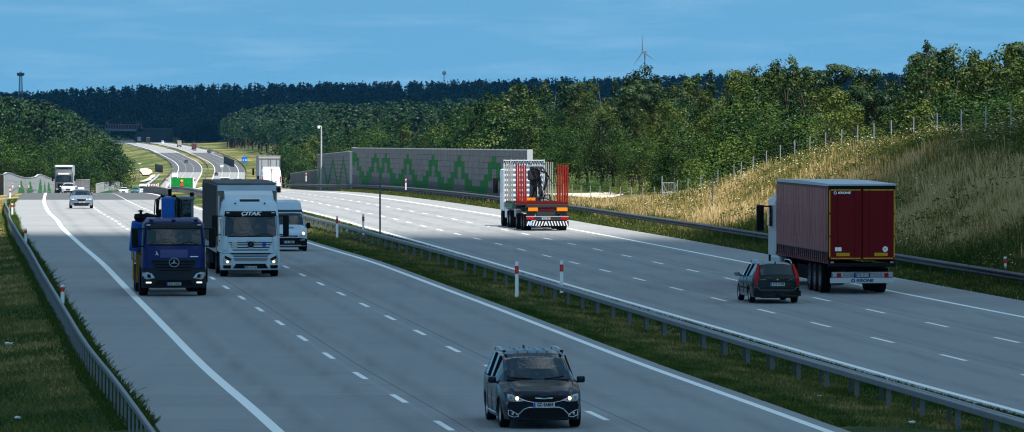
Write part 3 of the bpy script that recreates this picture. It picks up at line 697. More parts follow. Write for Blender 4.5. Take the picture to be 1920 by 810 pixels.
g = empty('fence_gate', (gx, gd, gz(gx,gd)), R(20), 'tall galvanised gate frame with braces where the two wire fences meet', 'gate')
mb = MB(); g.scale = (.62,1,1); mb.tube([(-.75,0,-.3),(-.75,0,2.3)], .07, 8); mb.build('post', FENCEP, g); mb = MB(); mb.tube([(.95,0,-.3),(.95,0,1.7)], .06, 8); mb.build('post', FENCEP, g)
mb = MB()
for z in (.2,1.0,1.75): mb.tube([(-.7,0,z),(.9,0,z)], .025, 6)
for x in np.linspace(-.6,.8,7): mb.tube([(x,0,.2),(x,0,1.75)], .014, 5)
mb.build('gate_leaf', FENCEP, g); mb = MB(); mb.tube([(-.75,.02,1.9),(-1.3,-1.2,-.2)], .03, 6); mb.tube([(-.75,.02,1.9),(.1,-1.3,-.2)], .03, 6); mb.build('brace', FENCEP, g)
# ---- noise walls
WG = pm('noise_panel_grey', (.17,.167,.172), .9, var=.3, scale=1.2, bump=.4); WDK = pm('noise_panel_dark', (.115,.114,.12), .9, var=.2, scale=1.2, bump=.4); WGR = pm('noise_panel_green', (.008,.135,.03), .85, var=.15, scale=1.2, bump=.3)
WCAP = pm('wall_cap_metal', (.5,.5,.5), .5, .2); WLT = pm('noise_panel_pale', (.33,.345,.35), .85, var=.12, scale=.8, bump=.3); WBR = pm('noise_panel_brown', (.13,.09,.065), .9, var=.2)
def wall_empty(pt, label): return empty('noise_wall', pt, 0, label, 'noise wall')
def wall(label, pts, tops, mat_fn, post_mat, cap=True, rows_h=.5, th=.16, posts=True):
    """pts [(x,d)], tops [z]; between neighbours one panel column made of stacked cassettes (all cassettes of one colour one mesh)"""
    e = wall_empty((pts[0][0], pts[0][1], gz(*pts[0])), label); o = Vector(e.location); B = {}
    pm_, cp = MB(), MB()
    for i in range(len(pts)-1):
        a, b = Vector((*pts[i],0)), Vector((*pts[i+1],0)); t = (b-a).normalized(); nrm = Vector((t.y,-t.x,0)); zt = (tops[i]+tops[i+1])/2
        zb = min(gz(a.x,a.y), gz(b.x,b.y)) - .3; n = max(1, int(math.ceil((zt-zb)/rows_h)))
        for k in range(n):
            z1 = -k*rows_h - .012; z0 = -(k+1)*rows_h + .012; m = mat_fn(i, k, n); mb = B.setdefault(m.name, (MB(), m))[0]
            off = ((i*7+k*3) % 3)*.004
            for s0, s1 in ((th/2+off, -th/2-off),):
                q = [a+t*.05+nrm*s0, b-t*.05+nrm*s0, b-t*.05+nrm*s1, a+t*.05+nrm*s1]
                vs = [(v.x-o.x, v.y-o.y, z+tops[i+(1 if jq in (1,2) else 0)]-o.z) for z in (z0, z1) for jq, v in enumerate(q)]
                mb.add(vs, [[0,1,2,3],[7,6,5,4],[0,4,5,1],[1,5,6,2],[2,6,7,3],[3,7,4,0]])
        if posts: pm_.box((a.x-o.x, a.y-o.y, (zb+tops[i]+.08)/2-o.z), (.10,.24,tops[i]+.08-zb), .01)
        if cap:
            q = [a+t*.02+nrm*.13, b-t*.02+nrm*.13, b-t*.02-nrm*.13, a+t*.02-nrm*.13]; cp.add([(v.x-o.x, v.y-o.y, z+tops[i+(1 if jq in (1,2) else 0)]-o.z) for z in (-.008, .06) for jq, v in enumerate(q)], [[0,1,2,3],[7,6,5,4],[0,4,5,1],[1,5,6,2],[2,6,7,3],[3,7,4,0]])
    for nm, (mb, m) in B.items(): mb.build('panel', m, e)
    if posts: pm_.build('post_row', post_mat, e)
    if cap: cp.build('coping', WCAP, e)
    return e
dw = np.arange(420, 641, 4.0)
pw = [(float(PX(d, np.interp(d,[420,560,640],[13.9,13.8,12.95]))), float(d)) for d in dw]
tw = [float(np.interp(d, [420,634],[3.74,2.26])) for d in dw]
pk = {}
for ppx in (932,869,815,768,728,708):      # photo columns of the pattern's peaks
    pk[min(range(len(pw)), key=lambda i: abs(960+F*pw[i][0]/pw[i][1]-ppx))] = 1
peaks = sorted(pk)
def green(i, k, n):
    off = min(abs(i-p) for p in peaks); hi = 1 + int(round(off*1.35)); 
    if off > 4: off = 8-off; hi = 1+int(round(max(off,0)*1.35))
    if hi <= k <= hi+(1 if off in (0,4) else 2): return WGR
    return WG if k < 5 else WDK if k >= 6 else WG
ww = wall('long grey noise wall with a green stepped zigzag beside the outgoing lanes', pw, tw, green, pm('wall_post_grey', (.30,.30,.31), .7))
mb = MB(); mb.box((pw[0][0]-ww.location.x, pw[0][1]-.2-ww.location.y, (pw[0][0]*0+1.6)-ww.location.z), (.42,.3,4.4), .02); mb.build('end_post', WCAP, ww)
x0, d0 = pw[-1]; e2 = (px2x(657,642), 642.)
wall('short pale ribbed return wall between the two noise walls', [(px2x(672,636),636),(px2x(668,638),638.),(px2x(664,640),640.),(px2x(660,641),641.),e2], [row2z(285,640)]*5, lambda i,k,n: WLT, WCAP, rows_h=2.1)
d2 = np.arange(648, 860, 5.0); p2 = [(px2x(float(np.interp(d,[648,858],[656,596])), d), float(d)) for d in d2]
wall('second grey noise wall with faint green zigzag beside the camera mast', p2, [row2z(float(np.interp(d,[648,858],[284,290.5])), d) for d in d2], lambda i,k,n: WGR if abs((i % 14)-7) in (k-1,k-2) or abs((i%14)-7)+1==k else WG, GALD)
d3 = np.arange(866, 1080, 6.0); p3 = [(px2x(float(np.interp(d,[866,1076],[595,545])), d), float(d)) for d in d3]
wall('low dark noise wall tapering towards the white van', p3, [row2z(float(np.interp(d,[866,1076],[318.5,325.5])), d) for d in d3], lambda i,k,n: WDK, GALD)
# oncoming side, painted with fir trees
kn = [(8,690,326),(12,705,324),(20,725,325),(30,745,329.5),(45,775,333),(58,805,333),(66,830,332),(71,850,327.5),(76,870,327),(84,895,331),(92,920,334),(103,952,337.5),(110,975,338)]
p4 = [(px2x(a,b), float(b)) for a,b,c in kn]; t4 = [row2z(c,b) for a,b,c in kn]
w4 = wall('pale noise wall with wavy top painted with green fir trees on the oncoming side', p4, t4, lambda i,k,n: WLT, WLT, rows_h=.9, posts=False)
FIR = pm('fir_paint', (.03,.17,.05), .8, var=.1, scale=2)
def fir(i, u, rowt, rowb, wpx):
    a, b = p4[i], p4[i+1]; x, d = a[0]*(1-u)+b[0]*u, a[1]*(1-u)+b[1]*u; t = Vector((b[0]-a[0], b[1]-a[1])).normalized(); nn = Vector((t.y,-t.x)); 
    hw = 1.9*wpx*d/F/2/max(.02,abs(t.x - t.y*(x/d))); zt, zb = row2z(rowt,d), row2z(rowb,d); mb = MB(); o = w4.location; vs = []
    pr = [(0,1),(.35,.66),(.18,.66),(.65,.33),(.4,.33),(1,0),(-1,0),(-.4,.33),(-.65,.33),(-.18,.66),(-.35,.66)]
    for s in (.10,.13):
        for (pa, pz) in pr:
            q = Vector((x,d)) + t*pa*hw + nn*s; vs.append((q.x-o.x, q.y-o.y, zb+(zt-zb)*pz-o.z))
    n = len(pr); mb.add(vs, [list(range(n)), list(range(n,2*n))] + [[j,(j+1)%n,n+(j+1)%n,n+j] for j in range(n)]); mb.build('fir_motif', FIR, w4)
for i,u,a,b,c in ((3,.5,337,362,8),(5,-.4,339,362,8),(7,.6,335,368,8),(8,.8,340,372,5),(10,-.2,340,370,8),(10,.9,352,370,5)): fir(i,u,a,b,c)
wall('dark brown timber noise wall at the left end of the painted wall', [(px2x(-40,700),700.),(px2x(-15,697),697.),(px2x(7.5,692),692.)], [row2z(327,695)]*3, lambda i,k,n: WBR, WBR, rows_h=.6)
wall('grey square noise wall section behind the white hatchback', [(px2x(138,1090),1090.),(px2x(150,1095),1095.),(px2x(168,1100),1100.)], [row2z(338,1090)]*3, lambda i,k,n: WG, GALD)
kn = [(180,1210,345.5),(190,1250,343),(200,1300,341.5),(210,1350,341),(219,1400,341),(229,1450,342.5)]
w5 = wall('pale ribbed noise wall with faint green tree shapes farther along the oncoming side', [(px2x(a,b),float(b)) for a,b,c in kn], [row2z(c,b) for a,b,c in kn], lambda i,k,n: WLT if k<2 else WGR if i<3 else WG, WLT, rows_h=1.0)
for nm, pts_, tr in (('dark noise barrier panels at the curve of the oncoming valley carriageway', [(291,2830),(297,2800),(305,2760)], 291), ('dark noise barrier panels beyond the outgoing valley carriageway', [(420,2960),(428,2920),(439,2870)], 289)):
    pp = [(px2x(a,b),float(b)) for a,b in pts_]; wall(nm, pp, [max(gz(*q),0*0+gz(*q))+3.4 for q in pp], lambda i,k,n: pm('barrier_dark',(.03,.035,.035),.7), pm('barrier_dark',(.03,.035,.035),.7), cap=False, rows_h=1.2, th=.3)
# ---- green screen closing the reserve at the bridge
gs = empty('green_screen', (px2x(341,660), 660, row2z(356,660)), 0, 'bright green mesh screen with red and yellow emblem across the central reserve', 'screen')
GSM = pm('green_mesh', (.014,.26,.05), .5, var=.35, scale=3); mb = MB(); mb.box((0,0,.72),(2.5,.04,1.35)); mb.build('screen_panel', GSM, gs)
for x in (-1.32,1.32): mb = MB(); mb.tube([(x,0,-.6),(x,0,1.45)], .06, 8); mb.build('post', WHITE, gs)
mb = MB()
for x in np.linspace(-1.15,1.15,9): mb.box((x,-.035,.72),(.03,.02,1.35))
mb.build('bars', pm('green_bars',(.01,.22,.04),.5), gs)
mb = MB(); mb.lathe([(0,0),(.16,0),(.16,-.02),(0,-.02)], 'y', (0,-.05,1.05), 14); mb.build('emblem', pm('emblem_yellow',(.8,.5,.05),.5), gs)
mb = MB(); mb.prism([(-.2,.45),(.2,.45),(.1,.8),(.0,1.0),(-.1,.8)], -.08,-.06); mb.build('emblem_flame', pm('emblem_red',(.7,.08,.03),.5), gs)
for s, px in ((-1,303),(1,352)):
    pass
# red and white board beside it
rb = empty('barrier_board', (px2x(288,690), 690, row2z(360,690)), 0, 'red and white striped barrier board at the start of the bridge parapet', 'barrier')
for x in (-.62,.55): mb = MB(); mb.box((x,0,.5),(.12,.08,1.15)); mb.build('post', WHITE, rb)
mb = MB(); mb.box((0,0,.85),(1.1,.04,.22)); mb.build('board', WHITE, rb)
mb = MB()
for k in range(4): x = -.45+k*.28; mb.prism([(x,.745),(x+.12,.745),(x+.18,.955),(x+.06,.955)], -.03,-.022)
mb.build('red_stripes', REDP, rb)
for px, d_, lb in ((313,672,'red capped post at the near corner of the green screen'),(365,668,'red and white post at the far corner of the green screen')):
    del_px(px, 352, d_, 1.15, lb)
# parapet on the bridge at the central reserve edge
pr = strip_along('bridge_parapet', stations(560, 900), -9.25, boxp(.35,-.1,.75), pm('parapet_concrete',(.15,.147,.143),.9,var=.15), None); tag(pr, 'weathered concrete parapet edging the oncoming bridge deck beside the green screen', 'parapet')
# ---- camera mast
d_ = 800.; cm = empty('camera_mast', (px2x(602.5,d_), d_, gz(px2x(602.5,d_),d_)), 0, 'slim white mast carrying a traffic camera behind the noise walls', 'mast'); zt = row2z(237,d_)-cm.location.z
mb = MB(); mb.tube([(0,0,-.5),(0,0,zt)], [.14,.09], 10); mb.build('pole', WCAP, cm)
mb = MB(); mb.tube([(0,0,zt),(-.35,0,zt+.06)], .05, 8); mb.lathe([(0,.1),(.14,.1),(.2,-.1),(.16,-.3),(0,-.36)], 'z', (-.38,0,zt), 12); mb.build('camera', WHITE, cm)
# small lamps on poles down by the ditch
lp = empty('lamp_post', (px2x(261,2450), 2450, gz(px2x(261,2450),2450)), 0, 'lone lamp post by the ditch in front of the dark wood', 'lamp post')
mb = MB(); mb.tube([(0,0,0),(0,0,9)], .14, 6); mb.build('pole', GALV, lp); mb = MB(); mb.box((.2,0,9.1),(1.0,.5,.4),.1); mb.build('lamp_head', WHITE, lp)
# blue motorway sign
bs = empty('road_sign', (px2x(458.5,2900), 2900, gz(px2x(458.5,2900),2900)), 0, 'blue rectangular services sign in the verge of the valley road', 'road sign'); hz = row2z(299,2900)-bs.location.z
mb = MB(); mb.box((0,0,hz),(2.9,.12,2.7),.05); mb.build('sign_panel', pm('sign_blue',(.01,.16,.62),.5), bs)
mb = MB(); mb.box((-.6,-.09,hz-.3),(.5,.04,.6)); mb.box((.65,-.09,hz-.3),(.7,.04,.7)); mb.build('pictogram', WHITE, bs)
for x in (-1,1): mb = MB(); mb.tube([(x,.1,-.5),(x,.1,hz-1.3)], .08, 6); mb.build('post', GALV, bs)
# ---- overpass
ov = empty('overpass_bridge', (px2x(262,4090), 4090, -20), 0, 'distant road overpass with barred railing and shaded earth abutment', 'bridge')
OC = pm('bridge_concrete', (.13,.14,.145), .9, var=.1, scale=.2); ox, od = ov.location.x, 4090
def P(px, row, d=4090): return (px2x(px,d)-ox, d-od, row2z(row,d)+20)
mb = MB(); a, b = P(196,241), P(268,243); mb.add([(a[0],0,a[2]-1.4),(b[0],0,b[2]-1.4),(b[0],0,b[2]),(a[0],0,a[2]),(a[0],10,a[2]-1.4),(b[0],10,b[2]-1.4),(b[0],10,b[2]),(a[0],10,a[2])], [[0,1,2,3],[4,7,6,5],[3,2,6,7],[0,4,5,1],[0,3,7,4],[1,5,6,2]]); mb.build('deck', OC, ov)
mb = MB()
for k in range(15):
    q = P(198+k*4.8, 237); mb.box((q[0],-.2,q[2]-.3),(.35,.2,2.9))
q0, q1 = P(198,232.5), P(266,234); mb.tube([(q0[0],-.2,q0[2]),(q1[0],-.2,q1[2])], .2, 4); mb.build('railing', pm('railing_pale',(.14,.12,.125),.8), ov)
mb = MB(); q0, q1 = P(198,237), P(266,238.5); mb.add([(q0[0],0,q0[2]-1.3),(q1[0],0,q1[2]-1.3),(q1[0],0,q1[2]+1.2),(q0[0],0,q0[2]+1.2)], [[0,1,2,3]]); mb.build('screen_infill', pm('infill_red',(.05,.028,.032),.9), ov)
mb = MB(); vs = [P(258,240),P(266,241),P(318,241),P(322,275),P(248,275),P(252,256)]; n = len(vs); mb.add(vs + [(x,y+30,z) for x,y,z in vs], [list(range(n))[::-1]] + [[i,(i+1)%n,n+(i+1)%n,n+i] for i in range(n)]); mb.build('abutment', pm('abutment_earth',(.035,.045,.035),.95,var=.2,scale=.1), ov)
# ---- towers
def tower(label, px, top, d, w, heads=True, name='lattice_mast'):
    x = px2x(px,d); zb = row2z(185,d); h = row2z(top,d)-zb; e = empty(name, (x,d,zb), 0, label, 'tower'); mb = MB()
    for sx in (-1,1):
        for sy in (-1,1): mb.tube([(sx*w/2,sy*w/2,0),(sx*w*.3,sy*w*.3,h*.96)], w*.07, 4)
    n = 9
    for k in range(n):
        z0, z1 = h*.96*k/n, h*.96*(k+1)/n; w0, w1 = w/2*(1-.4*k/n), w/2*(1-.4*(k+1)/n)
        for sy in (-1,1): mb.tube([(-w0,sy*w0,z0),(w1,sy*w1,z1)], w*.04, 3); mb.tube([(w0,sy*w0,z0),(-w1,sy*w1,z1)], w*.04, 3); mb.tube([(-w1,sy*w1,z1),(w1,sy*w1,z1)], w*.05, 3)
    mb.build('lattice', GALD, e)
    if heads:
        a = MB()
        for k in range(8):
            an = k*math.pi/4; a.box((math.cos(an)*w*.85, math.sin(an)*w*.85, h*.9),(w*.32,w*.32,h*.10), .1)
        a.lathe([(w*.5,h*.83),(w*.95,h*.85),(w*.95,h*.86),(w*.5,h*.87)], 'z', n=12); a.tube([(0,0,h*.9),(0,0,h*1.02)], w*.06, 5); a.build('antenna', GALD, e)
tower('grey telecom tower with ring of antennas above the left forest', 39, 134, 4600, 3.0)
tower('faint thin mast with small antennas above the far ridge', 833, 131, 7400, 2.4)
# ---- wind turbine
d_ = 8800.; wt = empty('wind_turbine', (px2x(1209,d_), d_, 0), 0, 'distant wind turbine with three blades above the birch tops', 'wind turbine'); zh = row2z(97,d_)
WTM = pm('turbine_grey', (.13,.17,.20), .6)
mb = MB(); mb.lathe([(2.0,-10),(1.4,zh*.6),(1.0,zh-1)], 'z', n=12); mb.build('tower', WTM, wt)
mb = MB(); mb.box((-.3,0,zh),(6.5,3,3),.8); mb.build('nacelle', WTM, wt)
mb = MB(); mb.lathe([(0,-3.2),(1.4,-2.4),(1.6,-1.4),(0,-1.3)], 'y', (-3.4,0,zh), 12); mb.build('hub', WTM, wt)
for an, L_ in ((R(92),29),(R(236),25),(R(-34),24)):
    mb = MB(); c, s = math.cos(an), math.sin(an); pts = []
    pr = [(0,.8),(.12,1.15),(.5,.75),(1,.18)]
    vs = []
    for t, w in pr:
        for sg, th in ((-1,0),(0,.35),(1,0),(0,-.35)): vs.append((-3.4 + c*L_*t - s*sg*w, -2.4+th, zh + s*L_*t + c*sg*w))
    mb.add(vs, [[i*4+k, i*4+(k+1)%4, (i+1)*4+(k+1)%4, (i+1)*4+k] for i in range(3) for k in range(4)] + [[12,13,14,15]]); mb.build('blade', WTM, wt)
# litter in the grass
LIT = pm('litter_white', (.75,.75,.75), .6)
for px, row, s, lb in ((17,647,.13,'crumpled white plastic scrap in the embankment grass by the frame edge'),(33,775,.08,'small white litter scrap low on the embankment grass'),(1710,789,.09,'crumpled paper scrap at a guardrail post foot in the reserve'),(1536,740,.06,'tiny pale scrap in the reserve grass')):
    z0 = .1 if px < 900 else .25; d = (H-z0)*F/(row-HR); x = px2x(px,d); mb = MB(); bm = bmesh.new(); bmesh.ops.create_icosphere(bm, subdivisions=2, radius=1)
    for v in bm.verts: v.co = Vector((v.co.x*s, v.co.y*s*.7, v.co.z*s*.35))*random.uniform(.5,1.4)
    mb.add([tuple(v.co) for v in bm.verts], [[v.index for v in f.verts] for f in bm.faces]); bm.free(); o = mb.build('litter', LIT); o.location = (x, d, gz(x,d)+s*.3+.03); tag(o, lb, 'litter')
# ================================================================ vehicles
GLASS = pm('dark_glass', (.004,.008,.010), .04, spec=.6, bump=.5, scale=.8); TYRE = pm('tyre_rubber', (.008,.008,.009), .9, spec=.15, var=.2, scale=6); RIM = pm('alloy_rim', (.38,.39,.40), .35, .8); RIMD = pm('steel_rim', (.16,.165,.17), .5, .6)
CHROME = pm('chrome', (.5,.51,.53), .18, 1); BLK = pm('trim_black', (.004,.005,.006), .6, spec=.12); UND = pm('underbody', (.005,.005,.005), .95, spec=.05)
LAMPC = pm('lamp_clear', (.38,.40,.42), .08, .4); LAMPR = pm('lamp_red', (.36,.006,.008), .15); LAMPO = pm('lamp_orange', (.85,.22,.01), .25)
LIT_W = pm('headlamp_on', (1,.85,.6), .3, emit=(1,.66,.34), es=1.2); LIT_D = pm('daylight_lamp_on', (1,1,1), .3, emit=(1,.93,.8), es=1.0); PLATE = pm('plate_white', (.50,.51,.50), .4); PBLUE = pm('plate_blue', (.01,.06,.45), .4); PTXT = pm('plate_text', (.01,.01,.012), .5)
def pose(e, d, o, away):
    """stand a vehicle at station d, lateral offset o; away = heading away from the camera"""
    x = float(PX(d, o)); z = float(road_z(o, d)); zf = float(road_z(o, d+2)); zb = float(road_z(o, d-2)); s = math.atan((zf-zb)/4)
    a = math.atan2(1, float(dX3(d))); e.location = (x, d, z + .004)
    e.rotation_euler = (0, -s if away else s, a if away else a + math.pi)
WC = {}
def wheel(parent, x, y, r, w, rim=None, spokes=5, dual=False, rimr=.64):
    rim = rim or RIM; sd = 1 if y > 0 else -1; key = (r, w, rim.name, spokes, sd, rimr)
    e = empty('wheel'); e.parent = parent; e.location = (x, y, r)
    if key not in WC:
        mb = MB(); rr = r*rimr; mb.lathe([(rr*.95,-w/2+.01),(r*.93,-w/2),(r*.985,-w/2+.02),(r,-w/2+.05),(r,w/2-.05),(r*.985,w/2-.02),(r*.93,w/2),(rr*.95,w/2-.01)], 'y', n=28); o = mb.build('tyre', TYRE); t = o.data; bpy.data.objects.remove(o)
        mb = MB(); f = sd*(w/2-.02); mb.lathe([(rr*.99,f+sd*.01),(rr*.92,f),(rr*.86,f-sd*.04),(rr*.86,-f)], 'y', n=28)
        mb.lathe([(0,f-sd*.01),(rr*.22,f-sd*.015),(rr*.25,f-sd*.06)], 'y', n=14)
        for k in range(spokes):
            a = 2*math.pi*k/spokes; a1 = .26*5/spokes
            for q in (-1,1):
                pts = [(rr*.12*math.cos(a), f-sd*.03, rr*.12*math.sin(a)), (rr*.9*math.cos(a+q*a1*.6), f-sd*.035, rr*.9*math.sin(a+q*a1*.6))]; mb.tube(pts, rr*.07, 5)
        o = mb.build('rim', rim); g = o.data; bpy.data.objects.remove(o)
        mb = MB(); mb.lathe([(0,f-sd*.09),(rr*.86,f-sd*.09)], 'y', n=20); o = mb.build('brake_disc', UND); b = o.data; bpy.data.objects.remove(o)
        WC[key] = (t, g, b)
    t, g, b = WC[key]; link('tyre', t, e); link('rim', g, e); link('brake_disc', b, e); return e
class Body: pass
def lerp_k(k):
    xs = [a for a, b in k]; ys = [b for a, b in k]; return lambda s: float(np.interp(s, xs, ys))
def car_body(root, S, paint):
    """S: L, W, top, belt, hw (half width factor), rhw, sill, arches [(s,r)], ws (s0,s1), rw(s0,s1), sw [(s0,s1)...], bowf, bowr"""
    L = S['L']; top, belt, hw, rhw = (lerp_k(S[k]) for k in ('top','belt','hw','rhw')); sill = S.get('sill', .24)
    keys = {0, L, *S['ws'], *S['rw']}; [keys.update(q) for q in S['sw']]; keys.update(a for a, b in S['top']); keys.update(np.arange(.07, L, .075))
    st = sorted(k for k in keys if 0 <= k <= L); st2 = [st[0]]
    for q in st[1:]:
        if q - st2[-1] > .012: st2.append(q)
    st = st2
    def bow(s, y, W):
        f = max(0, 1 - s/1.3); r = max(0, 1 - (L-s)/1.0); q = min(1.1, abs(y)/(W/2)); return S['bowf']*f*f*q**2.4 - S['bowr']*r*r*q**2.6
    def zb(s):
        z = sill + S.get('frontlift', .0)*max(0, 1-s/.5)
        for a, r in S['arches']:
            if abs(s-a) < r: z = max(z, math.sqrt(r*r-(s-a)**2) + S['wr']*.96)
        return z
    rows = []
    for s in st:
        w = hw(s); b0 = zb(s); tp = top(s); bl = min(belt(s), tp-.07); mid = max(.58, b0+.015); mid = min(mid, bl-.05); rh = rhw(s)
        low = max(b0, .0)
        h = [(w*.955, low), (w*.99, max(low+.005, min(.40, mid-.02)) if low < .38 else low+.006), (w*1.0, mid), (w*.992, bl-.10 if bl-.10 > mid else mid+.004), (w*.965, bl), (rh+(w*.965-rh)*.10, tp-.085 if tp-bl > .16 else bl+.03), (rh, tp-.07), (rh*.90, tp-.026), (rh*.55, tp-.006), (0, tp)]
        full = [(y, z) for y, z in h] + [(-y, z) for y, z in h[-2::-1]]
        rows.append([(-(s + bow(s, y, S['W'])), y, z) for y, z in full])
    n = len(rows[0]); B = MB(); G = {'windscreen': MB(), 'rear_window': MB(), 'side_window': MB(), 'side_window_': MB()}
    flat = [p for r in rows for p in r]
    faces = {'body': [], 'windscreen': [], 'rear_window': [], 'side_window': [], 'side_window_': []}
    for i in range(len(st)-1):
        sm = (st[i]+st[i+1])/2
        for j in range(n-1):
            f = [i*n+j, i*n+j+1, (i+1)*n+j+1, (i+1)*n+j]; k = 'body'; jj = min(j, n-2-j)   # 0..8
            if jj >= 6 and S['ws'][0] <= sm <= S['ws'][1]: k = 'windscreen'
            elif jj >= 6 and S['rw'][0] <= sm <= S['rw'][1]: k = 'rear_window'
            elif jj == 4 and any(a <= sm <= b for a, b in S['sw']) and top(sm) - belt(sm) > .17: k = 'side_window' if j < n/2 else 'side_window_'
            faces[k].append(f)
    # end caps: join left and right at equal heights
    def cap(base, s):
        h = n//2; W = S['W']; prev = None; out = []
        for j in range(h+1):
            a = flat[base+j]; b = flat[base+n-1-j]; row = []
            m = 9
            for q in range(m):
                y = a[1]*(1-q/(m-1)) + b[1]*q/(m-1); row.append((-(s+bow(s, y, W)), y, a[2]))
            if prev: out.append((prev, row))
            prev = row
        for r0, r1 in out:
            B.add(r0+r1, [[q, q+1, len(r0)+q+1, len(r0)+q] for q in range(len(r0)-1)], 0, True)
    for k, fs in faces.items():
        used = sorted({v for f in fs for v in f}); mp = {v: i for i, v in enumerate(used)}
        (B if k == 'body' else G[k]).add([flat[v] for v in used], [[mp[v] for v in f] for f in fs], 0, True)
    cap(0, 0); cap((len(st)-1)*n, L)
    B.build('body', paint, root, 40, weld=True)
    for k, m in G.items():
        if m.f: m.build(k.strip('_'), GLASS, root, 50)
    U = MB(); U.box((-L/2, 0, .44), (L-.5, S['W']*.62, .5), .03); U.box((-S['arches'][0][0]-(S['arches'][1][0]-S['arches'][0][0])/2, 0, .40), (S['arches'][1][0]-S['arches'][0][0]-.8, S['W']*.86, .32), .03); U.build('underbody', UND, root)
    for sd in (-1, 1):
        for a, c in zip(S['sw'][:-1], S['sw'][1:]):
            s_ = (a[1]+c[0])/2; w = hw(s_)*.965; mb = MB(); mb.tube([(-s_, sd*(w+.004), belt(s_)), (-s_, sd*(rhw(s_)+(w-rhw(s_))*.10+.006), top(s_)-.085)], .042, 5); mb.build('pillar', BLK, root)
        ss = np.linspace(S['sw'][0][0], S['sw'][-1][1], 10); mb = MB(); mb.tube([(-q, sd*(hw(q)*.965+.006), belt(q)) for q in ss], .012, 5); mb.build('window_trim', S.get('trim', BLK), root)
    b = Body(); sg = np.linspace(0, 1.6, 400)
    tz = np.array([top(s) for s in sg]); rz = np.array([top(L-s) for s in sg])
    def front(y, z):
        s = 0.0 if z <= tz[0] else float(sg[np.argmax(tz >= z-.0)]); return -(s + bow(s, y, S['W']))
    def rear(y, z):
        s = 0.0 if z <= rz[0] else float(sg[np.argmax(rz >= z)]); return -(L - s + bow(L-s, y, S['W']))
    b.front, b.rear, b.top, b.belt, b.hw, b.rhw, b.L = front, rear, top, belt, hw, rhw, L; b.bow = bow
    return b
def patch(name, poly, fn, mat, root, out=.012, th=.02, sgn=1):
    """polygon (y,z) laid on surface fn, given thickness outward (sgn=+1 front, -1 rear)"""
    mb = MB(); n = len(poly); cy = sum(p[0] for p in poly)/n; cz = sum(p[1] for p in poly)/n
    # refine ring and use inner rings so the plate follows the surface
    ring = []
    for i in range(n):
        a, b = poly[i], poly[(i+1)%n]; m = max(1, int(math.hypot(a[0]-b[0], a[1]-b[1])/.09))
        ring += [(a[0]+(b[0]-a[0])*k/m, a[1]+(b[1]-a[1])*k/m) for k in range(m)]
    N_ = len(ring); vs = []
    for t in (1, .66, .33): vs += [(fn(cy+(p[0]-cy)*t, cz+(p[1]-cz)*t)+sgn*out, cy+(p[0]-cy)*t, cz+(p[1]-cz)*t) for p in ring]
    vs.append((fn(cy,cz)+sgn*out, cy, cz)); c = len(vs)-1
    fs = [[r*N_+i, r*N_+(i+1)%N_, (r+1)*N_+(i+1)%N_, (r+1)*N_+i] for r in range(2) for i in range(N_)] + [[2*N_+i, 2*N_+(i+1)%N_, c] for i in range(N_)]
    b = len(vs); vs += [(fn(*p)-sgn*th, *p) for p in ring]; fs += [[i, (i+1)%N_, b+(i+1)%N_, b+i] for i in range(N_)]
    mb.add(vs, fs, 0, False); return mb.build(name, mat, root)
def band(name, pts, fn, mat, root, w=.02, out=.015, sgn=1, r=None):
    P = []
    for a, b in zip(pts[:-1], pts[1:]):
        m = max(1, int(math.hypot(a[0]-b[0], a[1]-b[1])/.07)); P += [(a[0]+(b[0]-a[0])*k/m, a[1]+(b[1]-a[1])*k/m) for k in range(m)]
    P.append(pts[-1]); mb = MB(); mb.tube([(fn(*p)+sgn*out, *p) for p in P], w/2, 6); return mb.build(name, mat, root)
def plate(root, x, z, txt, front=True, y=0, w=.52, h=.114, tilt=0):
    s = 1 if front else -1; mb = MB(); mb.box((x, y, z), (.014, w, h), .003); o = mb.build('licence_plate', PLATE, root)
    b = MB(); b.box((x+s*.006, y-(-1 if not front else 1)*(w/2-.028), z), (.008, .05, h-.008)); b.build('plate_band', PBLUE, o)
    yo = y + (-.028 if not front else .028)
    M_ = (face_front if front else face_rear)(x+s*.009, yo, z); text('plate_text', txt, h*.98, PTXT, o, M_, .002, sx=.80, bold=.004)
def mirror_pair(root, x, y, z, size=(.12,.22,.16), mat=None):
    for s in (-1, 1):
        mb = MB(); mb.box((x, s*(y+size[1]/2+.04), z), size, .045); mb.box((x+.01, s*(y+.02), z-size[2]*.35), (.06,.14,.05), .015); m = mb.build('wing_mirror', mat or BLK, root)
        g = MB(); g.box((x-size[0]/2-.002, s*(y+size[1]/2+.04), z), (.008, size[1]*.8, size[2]*.75), .003); g.build('mirror_glass', CHROME, m)
def seam(root, b, S, ss, z0=.33):
    for s in ss:
        mb = MB()
        for sd in (-1, 1):
            w = b.hw(s); mb.tube([(-s, sd*(w*.99+.002), z0), (-s, sd*(w+.002), .6), (-s, sd*(w*.985+.002), b.belt(s)-.08), (-s-.01, sd*(w*.965+.001), b.belt(s))], .006, 4)
        mb.build('door_seam', BLK, root)
